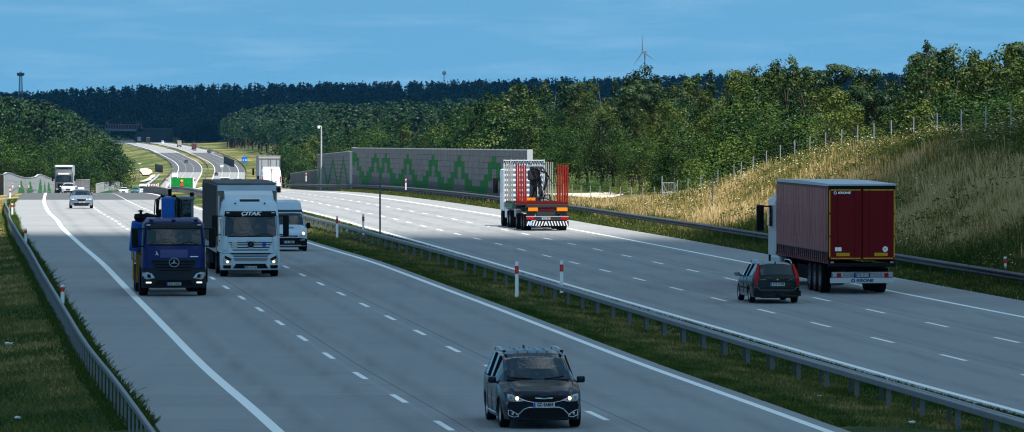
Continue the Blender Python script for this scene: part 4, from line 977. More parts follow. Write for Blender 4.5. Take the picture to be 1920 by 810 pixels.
# ---------------------------------------------------------------- foreground minivan
PNAVY = pm('paint_black_navy', (.003,.006,.014), .25, coat=.35, spec=.2)
def minivan():
    e = empty('minivan', label='black minivan with headlights lit in the middle oncoming lane, nearest vehicle', cat='minivan')
    S = dict(L=5.17, W=2.02, top=[(0,.74),(.06,.80),(.22,.90),(.55,1.00),(1.0,1.075),(1.22,1.12),(1.6,1.36),(2.1,1.62),(2.35,1.705),(2.9,1.755),(3.7,1.76),(4.4,1.73),(4.75,1.69),(4.9,1.58),(5.08,1.14),(5.17,.98)],
             belt=[(0,.66),(.5,.86),(1.1,1.02),(2.2,1.08),(4.5,1.14),(5.17,1.14)], hw=[(0,.86),(.25,.93),(.7,.985),(1.3,1.01),(4.2,1.01),(4.9,.97),(5.17,.90)],
             rhw=[(0,.66),(.4,.74),(1.0,.82),(1.3,.82),(2.2,.74),(3,.75),(4.4,.73),(4.8,.74),(5.17,.78)], arches=[(.97,.40),(4.06,.40)], wr=.36, ws=(1.24,2.22), rw=(4.86,5.10), sw=[(1.62,2.42),(2.50,3.40),(3.48,4.60)], bowf=.34, bowr=.2, sill=.22)
    b = car_body(e, S, PNAVY); f = b.front
    # lower front and grille
    patch('bumper_intake', [(.56,.30),(.50,.44),(.34,.50),(-.34,.50),(-.50,.44),(-.56,.30),(-.4,.25),(.4,.25)], f, BLK, e, .014)
    band('chrome_trim', [(.66,.335),(.58,.365),(.48,.47),(.36,.515),(-.36,.515),(-.48,.47),(-.58,.365),(-.66,.335)], f, CHROME, e, .028, .022)
    patch('grille', [(.60,.77),(.40,.70),(.2,.665),(-.2,.665),(-.40,.70),(-.60,.77),(-.3,.79),(.3,.79)], f, BLK, e, .016)
    band('chrome_trim', [(.62,.735),(.42,.665),(.2,.625),(0,.618),(-.2,.625),(-.42,.665),(-.62,.735)], f, CHROME, e, .014, .018)
    # winged badge
    patch('badge', [(.22,.748),(.06,.742),(0,.73),(-.06,.742),(-.22,.748),(-.20,.728),(-.05,.715),(0,.708),(.05,.715),(.20,.728)], f, CHROME, e, .026)
    for s in (-1, 1):
        h = patch('headlight', [(s*.44,.685),(s*.60,.665),(s*.80,.675),(s*.86,.74),(s*.87,.83),(s*.76,.815),(s*.58,.745)], f, LAMPC, e, .016); 
        patch('lamp_surround', [(s*.56,.69),(s*.70,.69),(s*.71,.77),(s*.60,.745)], f, BLK, h, .020)
        mb = MB(); x = f(s*.635,.72); mb.lathe([(0,.05),(.032,.045),(.046,.02),(.05,-.02)], 'x', (x,s*.635,.722), 14); mb.build('lit_lamp', LIT_W, h)
        mb = MB(); x = f(s*.77,.745); mb.lathe([(0,.03),(.035,.03),(.045,-.02)], 'x', (x,s*.775,.745), 14); mb.build('reflector_lamp', pm('lamp_inner',(.25,.26,.27),.2,.6), h)
        band('chrome_trim', [(s*.42,.68),(s*.60,.652),(s*.80,.66),(s*.87,.73)], f, CHROME, h, .012, .02)
        fo = patch('fog_light', [(s*.59,.30),(s*.63,.415),(s*.80,.44),(s*.845,.45),(s*.84,.33),(s*.74,.285)], f, BLK, e, .016)
        band('chrome_trim', [(s*.60,.30),(s*.72,.28),(s*.83,.32),(s*.845,.45),(s*.78,.435),(s*.64,.36),(s*.60,.30)], f, CHROME, fo, .020, .022)
        mb = MB(); mb.lathe([(0,.03),(.035,.025),(.042,0)], 'x', (f(s*.735,.36),s*.735,.36), 12); mb.build('lamp_lens', LAMPC, fo)
        r_ = MB(); r_.tube([(-2.35,s*.72,1.69),(-2.5,s*.715,1.765),(-3.4,s*.71,1.795),(-4.4,s*.70,1.77),(-4.62,s*.70,1.70)], .022, 6); r_.build('roof_rail', CHROME, e)
        r2 = MB(); r2.box((-2.42,s*.71,1.745),(.20,.07,.05), .02); r2.build('rail_foot', BLK, e)
        tl = patch('tail_light', [(s*.70,1.0),(s*.93,1.0),(s*.93,1.1),(s*.70,1.08)], b.rear, LAMPR, e, .012, sgn=-1)
        for hx in (2.35,3.3): mb = MB(); mb.box((-hx,s*1.012,1.0),(.18,.03,.025), .008); mb.build('door_handle', PNAVY, e)
        mb = MB(); mb.tube([(-1.45,s*1.012,.32),(-2.5,s*1.022,.33),(-3.6,s*1.012,.32)], .018, 6); mb.build('sill_trim', CHROME, e)
        wp = MB(); wp.tube([(-1.235, s*.15, 1.135),(-1.30, s*.60-.1, 1.17),(-1.36, s*.70-.05, 1.20)], .009, 4); wp.build('wiper', BLK, e)
    mb = MB(); mb.tube([(-.07,-.5,.80),(-.07,.5,.80)], .004, 4); mb.tube([(-.35,-.74,.93),(-1.15,-.80,1.08)], .005, 4); mb.tube([(-.35,.74,.93),(-1.15,.80,1.08)], .005, 4); mb.build('bonnet_seam', BLK, e)
    mb = MB(); mb.prism([(-1.26,1.135),(-1.19,1.115),(-1.19,1.105),(-1.26,1.12)], -.78, .78); mb.build('scuttle', BLK, e)
    mb = MB(); mb.prism([(-4.35,1.73),(-4.5,1.80),(-4.55,1.80),(-4.55,1.72)], -.02, .02); mb.build('aerial', BLK, e)
    mb = MB()
    for y in (-.36,-.12,.12,.36): mb.tube([(-2.45,y,1.725),(-3.2,y,1.768),(-4.5,y,1.732)], .012, 5)
    mb.build('roof_ribs', PNAVY, e)
    mirror_pair(e, -1.62, .95, 1.10, (.14,.20,.16), PNAVY)
    seam(e, b, S, (1.45,2.46,3.44))
    plate(e, f(0,.57)+.02, .575, 'GD 8A869', True)
    for x, y in ((-.97,.86),(-.97,-.86),(-4.06,.86),(-4.06,-.86)): wheel(e, x, y, .355, .23)
    return e
def shift(e, dx):
    for c in e.children: c.location.x += dx
mv = minivan(); shift(mv, 2.6); mv.scale = (.90,.885,.90); pose(mv, 121.2+2.4, -15.86, False)
# ---------------------------------------------------------------- dark estate seen from behind
def estate():
    e = empty('estate_car', label='dark green-black estate car with tall red tail lights following the red truck', cat='car')
    P_ = pm('paint_black_green', (.003,.006,.006), .25, coat=.3, spec=.2)
    S = dict(L=4.75, W=1.78, top=[(0,.66),(.08,.74),(.3,.82),(.9,.92),(1.15,.97),(1.75,1.30),(2.05,1.41),(2.6,1.465),(3.5,1.47),(4.15,1.43),(4.3,1.40),(4.62,1.02),(4.72,.92),(4.75,.60)],
             belt=[(0,.6),(.6,.80),(1.2,.90),(4.3,.98),(4.75,.98)], hw=[(0,.72),(.3,.82),(.8,.87),(1.3,.89),(3.9,.89),(4.4,.86),(4.75,.80)], rhw=[(0,.55),(1,.70),(1.2,.70),(2.1,.60),(3.6,.60),(4.3,.63),(4.75,.70)],
             arches=[(.88,.36),(3.62,.36)], wr=.32, ws=(1.17,1.98), rw=(4.315,4.60), sw=[(1.5,2.30),(2.37,3.15),(3.22,4.12)], bowf=.3, bowr=.16, sill=.22)
    b = car_body(e, S, P_); r = b.rear
    patch('tailgate_seam', [(.68,.98),(.68,.56),(.5,.52),(-.5,.52),(-.68,.56),(-.68,.98)], r, P_, e, .006, sgn=-1)
    for s in (-1,1):
        patch('tail_light', [(s*.60,1.405),(s*.665,1.41),(s*.76,1.15),(s*.80,.92),(s*.80,.66),(s*.70,.64),(s*.68,.90),(s*.63,1.15)], r, LAMPR, e, .014, sgn=-1)
        m = MB(); m.tube([(-2.2,s*.60,1.42),(-2.45,s*.60,1.52),(-3.4,s*.60,1.545),(-3.95,s*.60,1.50),(-4.15,s*.60,1.41)], .02, 6); m.build('roof_rail', CHROME, e)
        for hx in (2.25,3.05): m = MB(); m.box((-hx,s*.892,.86),(.16,.025,.025), .008); m.build('door_handle', P_, e)
        m = MB(); m.box((-2.25,s*.895,.52),(2.0,.02,.06), .008); m.build('side_moulding', BLK, e)
    band('bumper_trim', [(.84,.60),(.70,.58),(.62,.485),(-.62,.485),(-.70,.58),(-.84,.60)], r, pm('trim_grey',(.14,.15,.16),.4), e, .022, .03, -1)
    patch('rear_bumper', [(.86,.46),(.86,.26),(-.86,.26),(-.86,.46)], r, P_, e, .045, sgn=-1)
    band('number_handle', [(.33,.79),(-.33,.79)], r, BLK, e, .03, .012, -1)
    patch('badge', [(0,.895),(.035,.86),(0,.83),(-.035,.86)], r, CHROME, e, .012, sgn=-1)
    text('badge_text', 'XSARA 2', .055, CHROME, e, face_rear(r(.48,.86)-.014, .48, .86), .002, sx=1.3)
    text('badge_text', 'HDi', .05, CHROME, e, face_rear(r(-.52,.86)-.014, -.50, .86), .002)
    m = MB(); m.tube([(-4.62,0,.99),(-4.58,-.05,1.02),(-4.45,-.4,1.07)], .010, 4); m.build('rear_wiper', BLK, e)
    m = MB(); m.prism([(-4.05,1.44),(-4.2,1.50),(-4.22,1.50),(-4.2,1.42)], -.015,.015); m.build('aerial', BLK, e)
    m = MB(); m.box((-4.80,0,.30),(.16,.06,.10),.02); m.build('tow_hitch', BLK, e)
    mirror_pair(e, -1.5, .86, .98, (.12,.2,.14), P_); seam(e, b, S, (1.4,2.33,3.2))
    plate(e, r(0,.68)-.02, .69, 'KTA 71599', False)
    for x, y in ((-.88,.77),(-.88,-.77),(-3.62,.77),(-3.62,-.77)): wheel(e, x, y, .315, .2, spokes=7)
    return e
es_ = estate(); shift(es_, 2.4); pose(es_, 203.5+2.4, 1.45, True)
# ---------------------------------------------------------------- generic cars
def generic(kind, paint, label, group=None, lights=True, plate_txt=None, taxi=False):
    e = empty({'hatch':'hatchback_car','sedan':'sedan_car','suv':'suv_car','van':'panel_van'}[kind], label=label, cat='van' if kind=='van' else 'car', group=group)
    if kind == 'van':
        S = dict(L=5.0, W=1.95, top=[(0,.85),(.08,1.0),(.35,1.10),(.8,1.18),(1.0,1.24),(1.55,1.80),(1.75,1.95),(2.1,2.28),(2.4,2.36),(4.7,2.36),(4.9,2.28),(4.97,1.2),(5.0,.8)], belt=[(0,.75),(.6,1.05),(1,1.15),(5,1.2)], hw=[(0,.80),(.3,.93),(.7,.97),(4.6,.97),(5,.93)],
                 rhw=[(0,.7),(1,.82),(1.7,.78),(2.2,.76),(5,.76)], arches=[(.85,.38),(4.0,.38)], wr=.34, ws=(1.02,1.66), rw=(4.905,4.95), sw=[(1.25,2.0)], bowf=.3, bowr=.06)
    else:
        L, W, Ht = {'hatch':(4.25,1.80,1.48),'sedan':(4.65,1.82,1.46),'suv':(4.45,1.85,1.66)}[kind]; q = Ht/1.48
        rear = [(L-.75,1.38*q),(L-.35,1.02*q),(L-.1,.95),(L,.6)] if kind != 'sedan' else [(L-1.45,1.36*q),(L-.75,1.04),(L-.12,1.0),(L,.62)]
        S = dict(L=L, W=W, top=[(0,.68),(.08,.78*q),(.3,.86*q),(.95,.98*q),(1.15,1.02*q),(1.75,1.33*q),(2.05,1.44*q),(2.6,1.48*q),(L-1.3 if kind != 'sedan' else L-1.75,1.45*q)]+rear, belt=[(0,.62),(.6,.84*q),(1.2,.94*q),(L,.98*q)], hw=[(0,.74),(.3,.86),(.8,.89),(L-.8,.90),(L,.82)],
                 rhw=[(0,.6),(1,.74),(1.2,.74),(2.0,.61),(L-1,.60),(L,.68)], arches=[(.85,.37),(L-.85,.37)], wr=.33, ws=(1.17,1.98), rw=(L-.74,L-.36) if kind != 'sedan' else (L-1.44,L-.78), sw=[(1.5,2.3),(2.38,L-1.35)], bowf=.3, bowr=.18)
    b = car_body(e, S, paint); f, r = b.front, b.rear; zz = .70 if kind != 'van' else .88
    patch('grille', [(.36,zz+.02),(.26,zz-.13),(-.26,zz-.13),(-.36,zz+.02)], f, BLK, e, .014)
    band('grille_frame', [(.37,zz+.03),(.27,zz-.14),(-.27,zz-.14),(-.37,zz+.03),(.37,zz+.03)], f, CHROME, e, .02, .018)
    patch('bumper_intake', [(.66,.42),(.5,.27),(-.5,.27),(-.66,.42)], f, BLK, e, .016)
    for s in (-1,1):
        h = patch('headlight', [(s*.42,zz-.03),(s*.78,zz-.05),(s*.84,zz+.07),(s*.55,zz+.04)], f, LAMPC, e, .016)
        if lights: m = MB(); m.box((f(s*.62,zz)+.012,s*.62,zz),(.02,.10,.045),.008); m.build('lit_lamp', LIT_D, h)
        patch('tail_light', [(s*.55,.98),(s*.80,1.0),(s*.80,.78),(s*.58,.80)], r, LAMPR, e, .014, sgn=-1)
    mirror_pair(e, -1.5, S['hw'][2][1]-.02, 1.0 if kind != 'van' else 1.25, (.12,.2,.15 if kind != 'van' else .26), paint if kind != 'van' else BLK)
    plate(e, f(0,.48)+.02, .48, plate_txt or 'PO 4K271', True); m = MB(); m.box((r(0,.6)-.02,0,.62),(.014,.5,.11)); m.build('licence_plate', PLATE, e)
    for x, y in ((-S['arches'][0][0],W_:=S['W']/2-.12),(-S['arches'][0][0],-W_),(-S['arches'][1][0],W_),(-S['arches'][1][0],-W_)): wheel(e, x, y, .325, .21)
    if taxi: m = MB(); m.box((-2.7,0,b.top(2.7)+.07),(.25,.5,.14),.04); m.build('roof_sign', pm('roof_sign_white',(.8,.8,.8),.4), e)
    shift(e, S['L']/2); return e
PSIL = pm('paint_silver_blue', (.22,.27,.32), .25, .5, coat=1); PWH = pm('paint_white', (.78,.79,.80), .25, coat=.8); PGR = pm('paint_grey', (.10,.11,.12), .3, coat=.8); PDK = pm('paint_dark', (.02,.022,.03), .25, coat=.8); PRD = pm('paint_dark_red', (.18,.02,.02), .3, coat=.8); PBL = pm('paint_pale_blue', (.30,.42,.55), .3, coat=.8); PTL = pm('paint_teal', (.02,.12,.12), .3, coat=.8)
def put(e, px, d, away):
    x = px2x(px, d); o = (x - float(X3(d)))/math.sqrt(1+float(dX3(d))**2); pose(e, d, o, away); return e
put(generic('sedan', PSIL, 'silver blue car with roof sign alone in the outer oncoming lane before the crest', taxi=True), 152, 438, False)
put(generic('hatch', PWH, 'white hatchback just beyond the crest in front of the far grey truck'), 128, 745, False)
def copy_tree(o, parent=None):
    c = o.copy(); COL.objects.link(c)
    if parent: c.parent = parent
    for ch in o.children: copy_tree(ch, c)
    return c
protos = {}
def far_car(kind, mat, px, d, away, label, group='small cars on the far stretches of motorway'):
    k = (kind, mat.name)
    if k not in protos: protos[k] = e = generic(kind, mat, label, group, lights=False)
    else: e = copy_tree(protos[k]); e['label'] = label
    return put(e, px, d, away)
far_car('hatch', PWH, 232, 1150, False, 'white car roof showing over the crest on the oncoming side')
far_car('hatch', PTL, 253, 1185, False, 'teal car roof just right of the white roof at the crest')
far_car('van', PWH, 268, 1290, False, 'white van coming up to the crest beside the red and white barrier')
far_car('sedan', PGR, 341, 2480, False, 'grey car beside the white lorry above the green screen')
far_car('hatch', PDK, 349, 2960, False, 'dark car alone on the oncoming grey section of the valley road')
far_car('suv', PWH, 421, 711, True, 'white car whose roof shows above the tarpaulin truck')
far_car('sedan', PGR, 408, 745, True, 'grey car left of the white car above the tarpaulin truck')
far_car('hatch', PBL, 432, 905, True, 'pale blue car ahead of the white car above the tarpaulin truck')
far_car('sedan', PDK, 446, 790, True, 'black car right of the white car above the tarpaulin truck')
far_car('suv', PGR, 420.5, 2480, True, 'small grey car behind the pale blue car on the outgoing valley lanes')
far_car('suv', PDK, 405.5, 2650, True, 'dark car on the inner outgoing lane where pale paving begins')
far_car('van', PWH, 415.5, 2850, True, 'white van on the outgoing grey section of the valley road')
far_car('sedan', PDK, 391, 3250, True, 'first of two dark cars close together on the outgoing valley road')
far_car('suv', PDK, 393.5, 3225, True, 'second of two dark cars close together on the outgoing valley road')
far_car('hatch', PGR, 365, 3330, True, 'small grey car just behind the dark red lorry in the valley')
far_car('van', PWH, 305, 3900, True, 'tiny white van high on the valley road near the overpass')
far_car('hatch', PDK, 252.5, 3960, False, 'tiny dark car at the tree edge of the oncoming valley road')
# ---------------------------------------------------------------- box shaped vehicles: rings stacked in height
class Ring:
    def __init__(s, fx, rx, hw, r, bow=.06): s.fx, s.rx, s.hw, s.r, s.bow = lerp_k(fx), lerp_k(rx), lerp_k(hw), r, bow
    def front(s, y, z):
        w = s.hw(z); f = s.fx(z) - s.bow*(y/w)**2; a = abs(y) - (w - s.r)
        return f - (s.r - math.sqrt(max(0, s.r**2 - a*a))) if a > 0 else f
    def rear(s, y, z): return s.rx(z)
    def side(s, x, z): return s.hw(z)
    def shell(s, name, zs, mat, root, rr=.04, topcap=True):
        rows = []
        for z in zs:
            w = s.hw(z); pts = [(s.rx(z), -w+rr), (s.rx(z)+rr, -w)]; pts.append((s.front(-w, z)-.6 if s.fx(z)-s.rx(z) > 1.2 else (s.rx(z)+s.fx(z))/2, -w))
            ys = [-w*math.cos(t) if False else 0 for t in ()]
            ang = np.linspace(0, math.pi/2, 6); ring = [(-(w - s.r) - s.r*math.cos(a)) for a in ang] + list(np.linspace(-(w-s.r), w-s.r, 9)[1:-1]) + [((w - s.r) + s.r*math.sin(a)) for a in ang]
            pts += [(s.front(y, z), y) for y in ring]
            pts += [(pts[2][0], w), (s.rx(z)+rr, w), (s.rx(z), w-rr)]
            rows.append([(x, y, z) for x, y in pts])
        n = len(rows[0]); mb = MB(); mb.add([p for r in rows for p in r], [[i*n+j, i*n+(j+1)%n, (i+1)*n+(j+1)%n, (i+1)*n+j] for i in range(len(rows)-1) for j in range(n)], 0, True)
        if topcap: mb.add(rows[-1], [list(range(n))], 0, False)
        mb.add(rows[0], [list(range(n))[::-1]], 0, False)
        return mb.build(name, mat, root, 38, weld=True)
def side_patch(name, poly, y, mat, root, th=.02, bulge=.008):
    """poly (x,z) on both sides, each its own object"""
    for s in (-1, 1):
        mb = MB(); a, b = sorted((s*(y-th), s*(y+bulge))); mb.prism(poly, a, b); mb.build(name, mat, root)
def star(root, x, y, z, r, mat=CHROME):
    mb = MB(); n = 24; pts = [(x, y+r*math.cos(2*math.pi*k/n), z+r*math.sin(2*math.pi*k/n)) for k in range(n+1)]; mb.tube(pts, r*.09, 6)
    for k in range(3):
        a = math.pi/2 + k*2*math.pi/3; c, s = math.cos(a), math.sin(a); mb.add([(x+.01, y+c*r*.95, z+s*r*.95), (x, y-s*r*.17, z+c*r*.17), (x, y+s*r*.17, z-c*r*.17), (x+.03, y, z)], [[0,1,3],[0,3,2]])
    return mb.build('star_emblem', mat, root)
def truck_mirrors(root, x, y, z, h=.9, mat=BLK):
    for s in (-1,1):
        mb = MB(); mb.box((x, s*(y+.26), z), (.16,.25,h), .05); mb.tube([(x-.1,s*(y-.05),z+h*.45),(x,s*(y+.2),z+h*.45)], .03, 6); mb.tube([(x-.1,s*(y-.05),z-h*.42),(x,s*(y+.2),z-h*.42)], .03, 6); m = mb.build('wing_mirror', mat, root)
        g = MB(); g.box((x-.083, s*(y+.26), z+.08), (.008,.2,h*.7), .003); g.build('mirror_glass', pm('mirror_dark',(.3,.32,.34),.05,1), m)
def cab(root, paint, lower, low_z=.32, roof=3.85, tall=True, W=2.48, grille_mat=BLK, slats=4, glass_z=(1.92,2.78), roof_mat=None):
    """tractor cab, front at x=0 facing +x"""
    fx = [(low_z,-.10),(.45,-.02),(.75,0),(1.15,-.02),(1.75,-.05),(1.9,-.07),(2.8,-.22)] + ([(2.95,-.25),(3.1,-.33),(3.45,-.62),(roof-.12,-1.05),(roof,-1.25)] if tall else [(2.9,-.27),(3.02,-.42),(roof,-.75)])
    Rg = Ring(fx, [(0,-2.25),(roof,-2.25)], [(low_z,W/2-.03),(.6,W/2),(2.3,W/2),(2.9,W/2-.04)] + ([(3.5,W/2-.12),(roof-.1,W/2-.26),(roof,W/2-.42)] if tall else [(roof,W/2-.22)]), .26, .07)
    zs = [1.12,1.3,1.5,1.75,1.9,2.1,2.4,2.6,2.8,2.88] + ([2.95,3.1,3.3,3.45,3.6,roof-.12,roof] if tall else [2.95,3.02,3.1,roof])
    Rg.shell('cab_body', zs, paint, root)
    lo = Ring(fx, [(0,-1.0),(2,-1.0)], [(low_z,W/2-.01),(.6,W/2+.02),(1.3,W/2+.02)], .28, .07); lo.shell('bumper', [low_z,.42,.6,.85,1.1], lower, root, topcap=True)
    # arch block behind the bumper
    mb = MB(); mb.box((-1.65,0,.85),(1.2,W*.6,.5)); mb.build('chassis_front', UND, root)
    f = Rg.front; z0, z1 = glass_z
    patch('windscreen_frame', [(W/2-.10,z0-.06),(W/2-.13,z1+.04),(-W/2+.13,z1+.04),(-W/2+.10,z0-.06)], f, BLK, root, .008)
    patch('windscreen', [(W/2-.15,z0),(W/2-.19,z1),(-W/2+.19,z1),(-W/2+.15,z0)], f, GLASS, root, .02)
    for s in (-1,1):
        wp = MB(); wp.tube([(f(s*.1,z0)+.03,s*.05+.1,z0-.03),(f(s*.5,z0+.12)+.04,s*.35+.2,z0+.10),(f(.9*s,z0)+.03,s*.75+.1,z0+.02)], .012, 4); wp.build('wiper', BLK, root)
        # side window and door seam
    side_patch('side_window', [(-.62,1.98),(-.70,2.68),(-1.45,2.68),(-1.45,1.98)], W/2, GLASS, root)
    side_patch('door_handle', [(-1.3,1.62),(-1.3,1.68),(-1.48,1.68),(-1.48,1.62)], W/2, BLK, root, .0, .03)
    return Rg, lo
def zscale(root, k):
    done = set()
    def rec(o):
        for c in o.children:
            if c.type == 'MESH' and c.data.name not in done and 'wheel' not in (c.parent.name if c.parent else ''):
                done.add(c.data.name); c.data.transform(Matrix.Diagonal((1,1,k,1)))
            rec(c)
    rec(root)
def tri_axle(root, xs, y, r=.5, w=.32, rim=RIMD, spokes=8):
    for x in xs:
        for s in (-1,1): wheel(root, x, s*y, r, w, rim, spokes, rimr=.56)
# ---------------------------------------------------------------- white tarpaulin truck
def white_truck():
    e = empty('semi_truck', label='pale blue-white semi truck with grey tarpaulin trailer and lettering above its windscreen', cat='truck')
    P_ = pm('truck_pale_blue', (.44,.52,.57), .3, coat=.5, var=.05, scale=1.5)
    Rg, lo = cab(e, P_, P_, roof=3.75); f, fl = Rg.front, lo.front
    # sun visor with name
    patch('sun_visor', [(1.10,2.83),(1.06,3.06),(-1.06,3.06),(-1.10,2.83)], lambda y,z: f(y,z)+.12, BLK, e, .03, .16)
    text('name_lettering', 'ÇITAK', .23, WHITE, e, face_front(f(0,2.95)+.165, 0, 2.945), .004, shear=.25, sx=1.25, bold=.008)
    for y in (-.95,.95): mb = MB(); mb.box((f(y,2.98)+.14,y,2.985),(.04,.14,.06),.015); mb.build('marker_lamp', LAMPC, e)
    patch('roof_hatch', [(.42,3.50),(.42,3.60),(-.42,3.60),(-.42,3.50)], f, BLK, e, .03)
    for y in (-.62,.62,0): mb = MB(); mb.box((f(y,3.42)+.03,y,3.42 if y else 3.28),(.08,.06,.06),.01); mb.build('roof_lamp', BLK, e)
    # front panels
    patch('front_panel_recess', [(.98,1.13),(.90,1.86),(-.90,1.86),(-.98,1.13)], f, P_, e, .012)
    for k, z in enumerate((1.60,1.50,1.38,1.26)):
        w = .92-.05*k; patch('grille_slot', [(w,z+.022),(w-.03,z-.022),(-w+.03,z-.022),(-w,z+.022)], f, BLK, e, .022)
    for k, z in enumerate((1.08,.98)): patch('grille_slot', [(.86-.1*k,z+.022),(.80-.1*k,z-.026),(-.80+.1*k,z-.026),(-.86+.1*k,z+.022)], fl, BLK, e, .016)
    patch('grille_mesh', [(.74,.90),(.66,.76),(-.66,.76),(-.74,.90)], fl, pm('mesh_grey',(.16,.18,.20),.6), e, .016)
    patch('badge_plate', [(.17,1.66),(.12,1.36),(-.12,1.36),(-.17,1.66)], f, BLK, e, .028); star(e, f(0,1.52)+.05, 0, 1.52, .15)
    patch('sticker', [(.50,1.64),(.50,1.42),(.64,1.42),(.64,1.64)], f, pm('sticker_blue',(.02,.05,.30),.5), e, .03); patch('sticker', [(-.56,1.64),(-.56,1.36),(-.78,1.36),(-.78,1.64)], f, pm('sticker_beige',(.42,.40,.34),.6), e, .03)
    for s in (-1,1):
        patch('corner_deflector', [(s*.98,1.25),(s*.94,1.86),(s*1.17,1.90),(s*1.20,1.22)], f, P_, e, .04)
        h = patch('headlight', [(s*.76,.86),(s*1.12,1.06),(s*1.17,.80),(s*1.14,.62),(s*.86,.66)], fl, LAMPC, e, .016); patch('lamp_surround', [(s*.80,.84),(s*1.08,1.0),(s*1.10,.86),(s*.88,.76)], fl, BLK, h, .02)
        mb = MB(); mb.lathe([(0,.05),(.05,.04),(.07,-.02)], 'x', (fl(s*.98,.72)+.005,s*.97,.71), 14); mb.build('lit_lamp', LIT_W, h)
        patch('fog_recess', [(s*.82,.55),(s*1.16,.55),(s*1.14,.40),(s*.84,.40)], fl, BLK, e, .012)
    patch('bumper_intake', [(.62,.62),(.74,.40),(-.74,.40),(-.62,.62)], fl, BLK, e, .014); plate(e, fl(0,.46)+.03, .455, 'BR 6C5 5N', True)
    patch('bumper_lip', [(1.1,.40),(1.1,.33),(-1.1,.33),(-1.1,.40)], fl, P_, e, .03)
    truck_mirrors(e, -.28, 1.24, 2.38, 1.0)
    # roof deflector up to the trailer and side fairings
    mb = MB(); mb.prism([(-.95,3.55),(-1.35,3.80),(-2.2,3.98),(-2.2,3.5),(-1.0,3.4)], -1.02, 1.02); mb.build('roof_deflector', P_, e)
    for s in (-1,1): mb = MB(); mb.prism([(-2.25,1.1),(-2.9,1.1),(-2.95,3.7),(-2.25,3.75)], s*1.2, s*1.24); mb.build('side_fairing', P_, e)
    mb = MB(); mb.box((-4.2,0,.85),(5.4,.9,.3)); mb.box((-3.3,.95,.62),(1.6,.5,.6),.06); mb.box((-3.3,-.95,.62),(1.6,.5,.6),.06); mb.build('chassis', UND, e)
    zscale(e, .93)
    # trailer
    t = MB(); t.box((-9.9,0,2.60),(13.6,2.52,2.68),.02); t.build('tarpaulin', pm('tarp_grey', (.17,.155,.13), .8, spec=.15, var=.25, scale=1.6, bump=.5), e)
    t = MB(); t.prism([(-3.05,3.95),(-3.1,4.02),(-9,4.06),(-16.6,4.0),(-16.7,3.93)], -1.27, 1.27); t.build('trailer_roof', pm('tarp_roof', (.10,.097,.094), .9, spec=.15, var=.3, scale=1.2, bump=.6), e)
    t = MB(); t.box((-9.9,1.285,1.14),(13.55,.03,.34)); t.box((-9.9,-1.285,1.14),(13.55,.03,.34)); t.build('side_board', pm('side_board_alu', (.26,.265,.27), .5, .4, var=.2, scale=2), e)
    for s in (-1,1):
        t = MB()
        for k in range(30): t.box((-3.3-k*.455, s*1.29, 2.5),(.035,.02,2.8))
        t.build('tarp_straps', pm('strap_dark', (.11,.11,.11), .8), e)
    t = MB(); t.box((-10,0,.92),(13.2,1.0,.2)); t.box((-9.2,1.2,.62),(3.2,.03,.5)); t.box((-9.2,-1.2,.62),(3.2,.03,.5)); t.build('trailer_chassis', UND, e)
    tri_axle(e, (-1.45,), 1.06); tri_axle(e, (-5.1,), .98, .5, .5); tri_axle(e, (-11.9,-13.2,-14.5), 1.06)
    # small tent-shaped deflector front edge of the trailer
    t = MB(); t.box((-3.09,0,3.80),(.06,2.5,.26),.01); t.build('trailer_front_edge', P_, e)
    return e
wt_ = white_truck(); wt_.scale = (.93,.93,.905); pose(wt_, 222.5, -16.3, False)
